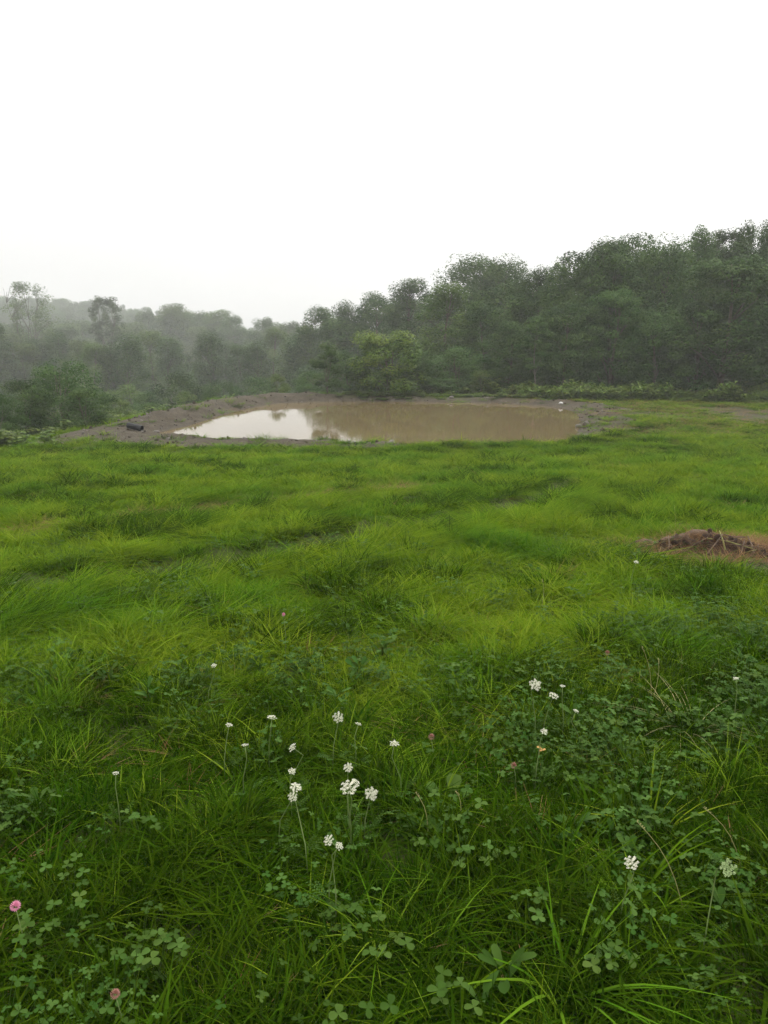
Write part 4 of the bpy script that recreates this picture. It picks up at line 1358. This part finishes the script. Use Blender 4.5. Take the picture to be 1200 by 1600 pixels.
def grass_clump(px, py, sets, m, label, name, cat='grass clump', group='grass clumps that stand out'):
    X, Y, Z = on_ground(px, py)
    tag(obj(name, tuft_mesh(name, sets, m), None, (X, Y, Z)), label, cat, group)
grass_clump(1075, 1150, [dict(n=38, R0=0.09, h=(0.18, 0.34), wd=(0.003, 0.006), lean=(0.1, 0.6), bend=(0.6, 1.4), seed=951, segs=6)], M['straw'],
            'pale yellow drooping grass clump at the right of the near meadow', 'dry_grass_clump')
grass_clump(875, 888, [dict(n=60, R0=0.07, h=(0.14, 0.30), wd=(0.004, 0.008), lean=(0.0, 0.4), bend=(0.1, 0.6), seed=952, segs=4, tone=(0.0, 0.3))], M['grass'],
            'small dark green grass clump left of the soil heap', 'grass_clump')
grass_clump(642, 868, [dict(n=80, R0=0.12, h=(0.22, 0.42), wd=(0.004, 0.008), lean=(0.0, 0.5), bend=(0.3, 1.0), seed=953, segs=5, tone=(0.0, 0.45))], M['grass'],
            'taller dark grass clump just below the wheel track', 'grass_clump')
grass_clump(880, 1560, [dict(n=16, R0=0.05, h=(0.22, 0.34), wd=(0.008, 0.012), lean=(0.2, 0.7), bend=(0.5, 1.2), seed=954, segs=7, tone=(0.25, 0.6))], M['grass'],
            'broad-bladed arching grass clump at the bottom right of centre', 'grass_clump')
grass_clump(1000, 1400, [dict(n=18, R0=0.05, h=(0.2, 0.36), wd=(0.007, 0.011), lean=(0.1, 0.6), bend=(0.5, 1.2), seed=955, segs=7, tone=(0.25, 0.6))], M['grass'],
            'broad-bladed grass clump under the nearest white flower', 'grass_clump')
grass_clump(700, 1585, [dict(n=14, R0=0.05, h=(0.15, 0.26), wd=(0.009, 0.013), lean=(0.2, 0.7), bend=(0.4, 1.2), seed=956, segs=7, tone=(0.35, 0.7))], M['grass'],
            'broad-bladed grass clump at the bottom edge', 'grass_clump')

def stalk(px0, py0, px1, py1, h, label, seed):
    """a thin seed stalk from its foot in the grass to its tip"""
    X, Y, Z = on_ground(px0, py0, 0.06)
    gz = tz(X, Y)
    t = at_y(px1, py1, Y + 0.05)
    root = tag(empty('seed_stalk', (X, Y, gz)), label, 'grass stalk', 'pale seed stalks')
    p1 = t - np.array([X, Y, gz])
    mb = MB()
    pts = [p1 * u_ + np.array([0.02 * math.sin(3 * u_), 0, 0.03 * math.sin(math.pi * u_)]) for u_ in np.linspace(0, 1, 7)]
    tube(mb, pts, [0.0016, 0.0015, 0.0014, 0.0013, 0.0012, 0.0011, 0.0009], 4)
    obj('stem', mb.mesh('stem', M['straw']), root)
    mb = MB()
    r = np.random.default_rng(seed)
    d = pts[-1] - pts[-2]
    for k in range(14):
        c = pts[-1] - d * 0.9 * (k / 14)
        a = r.uniform(0, 6.28)
        leaflet(mb, c, a, 0.008, 0.004, 0.9, 0.6)
    obj('seed_head', mb.mesh('seed_head', M['straw']), root)
stalk(1018, 1095, 1002, 1010, 0.4, 'thin pale seed stalk standing above the clover on the right', 1)
stalk(1015, 1098, 1028, 1030, 0.4, 'second thin seed stalk leaning right beside the first', 2)
stalk(1074, 1412, 994, 1284, 0.4, 'pale seed stalk leaning left above the nearest white flower', 3)
stalk(1165, 1350, 1098, 1262, 0.4, 'fine seed stalk leaning left at the right frame edge', 4)
stalk(845, 945, 846, 905, 0.4, 'short dark seed stalk at mid-field below the small dark clump', 5)
stalk(712, 1290, 712, 1238, 0.2, 'thin stalk with a pale tip before the broad-leaved plant', 6)
stalk(668, 1310, 648, 1238, 0.2, 'thin pale stalk left of the broad-leaved plant', 7)
stalk(1052, 845, 1053, 790, 0.4, 'tall thin weed stalk standing behind the soil heap', 8)

# ------------------------------------------------------------------ haze
def haze():
    m, nt = mat('haze_air')
    o = N(nt, 'ShaderNodeOutputMaterial')
    v = N(nt, 'ShaderNodeVolumePrincipled')
    v.inputs['Color'].default_value = (0.95, 0.955, 0.95, 1)
    v.inputs['Density'].default_value = HAZE_DENSITY
    v.inputs['Anisotropy'].default_value = 0.0
    nt.links.new(v.outputs[0], o.inputs['Volume'])
    x0, x1, y0, y1 = -500, 500, -480, 560
    z0 = float(GZ.min()) - 1.0
    z1 = max(float(GZ.max()) + 1.0, 42.0)
    V = np.array([(x, y, z) for z in (z0, z1) for y in (y0, y1) for x in (x0, x1)], float)
    F = np.array([(0, 2, 3, 1), (4, 5, 7, 6), (0, 1, 5, 4), (2, 6, 7, 3), (0, 4, 6, 2), (1, 3, 7, 5)])
    tag(obj('haze', fast_mesh('haze', V, F, m)), 'even white mist over the whole meadow and wood', kind='stuff')
haze()
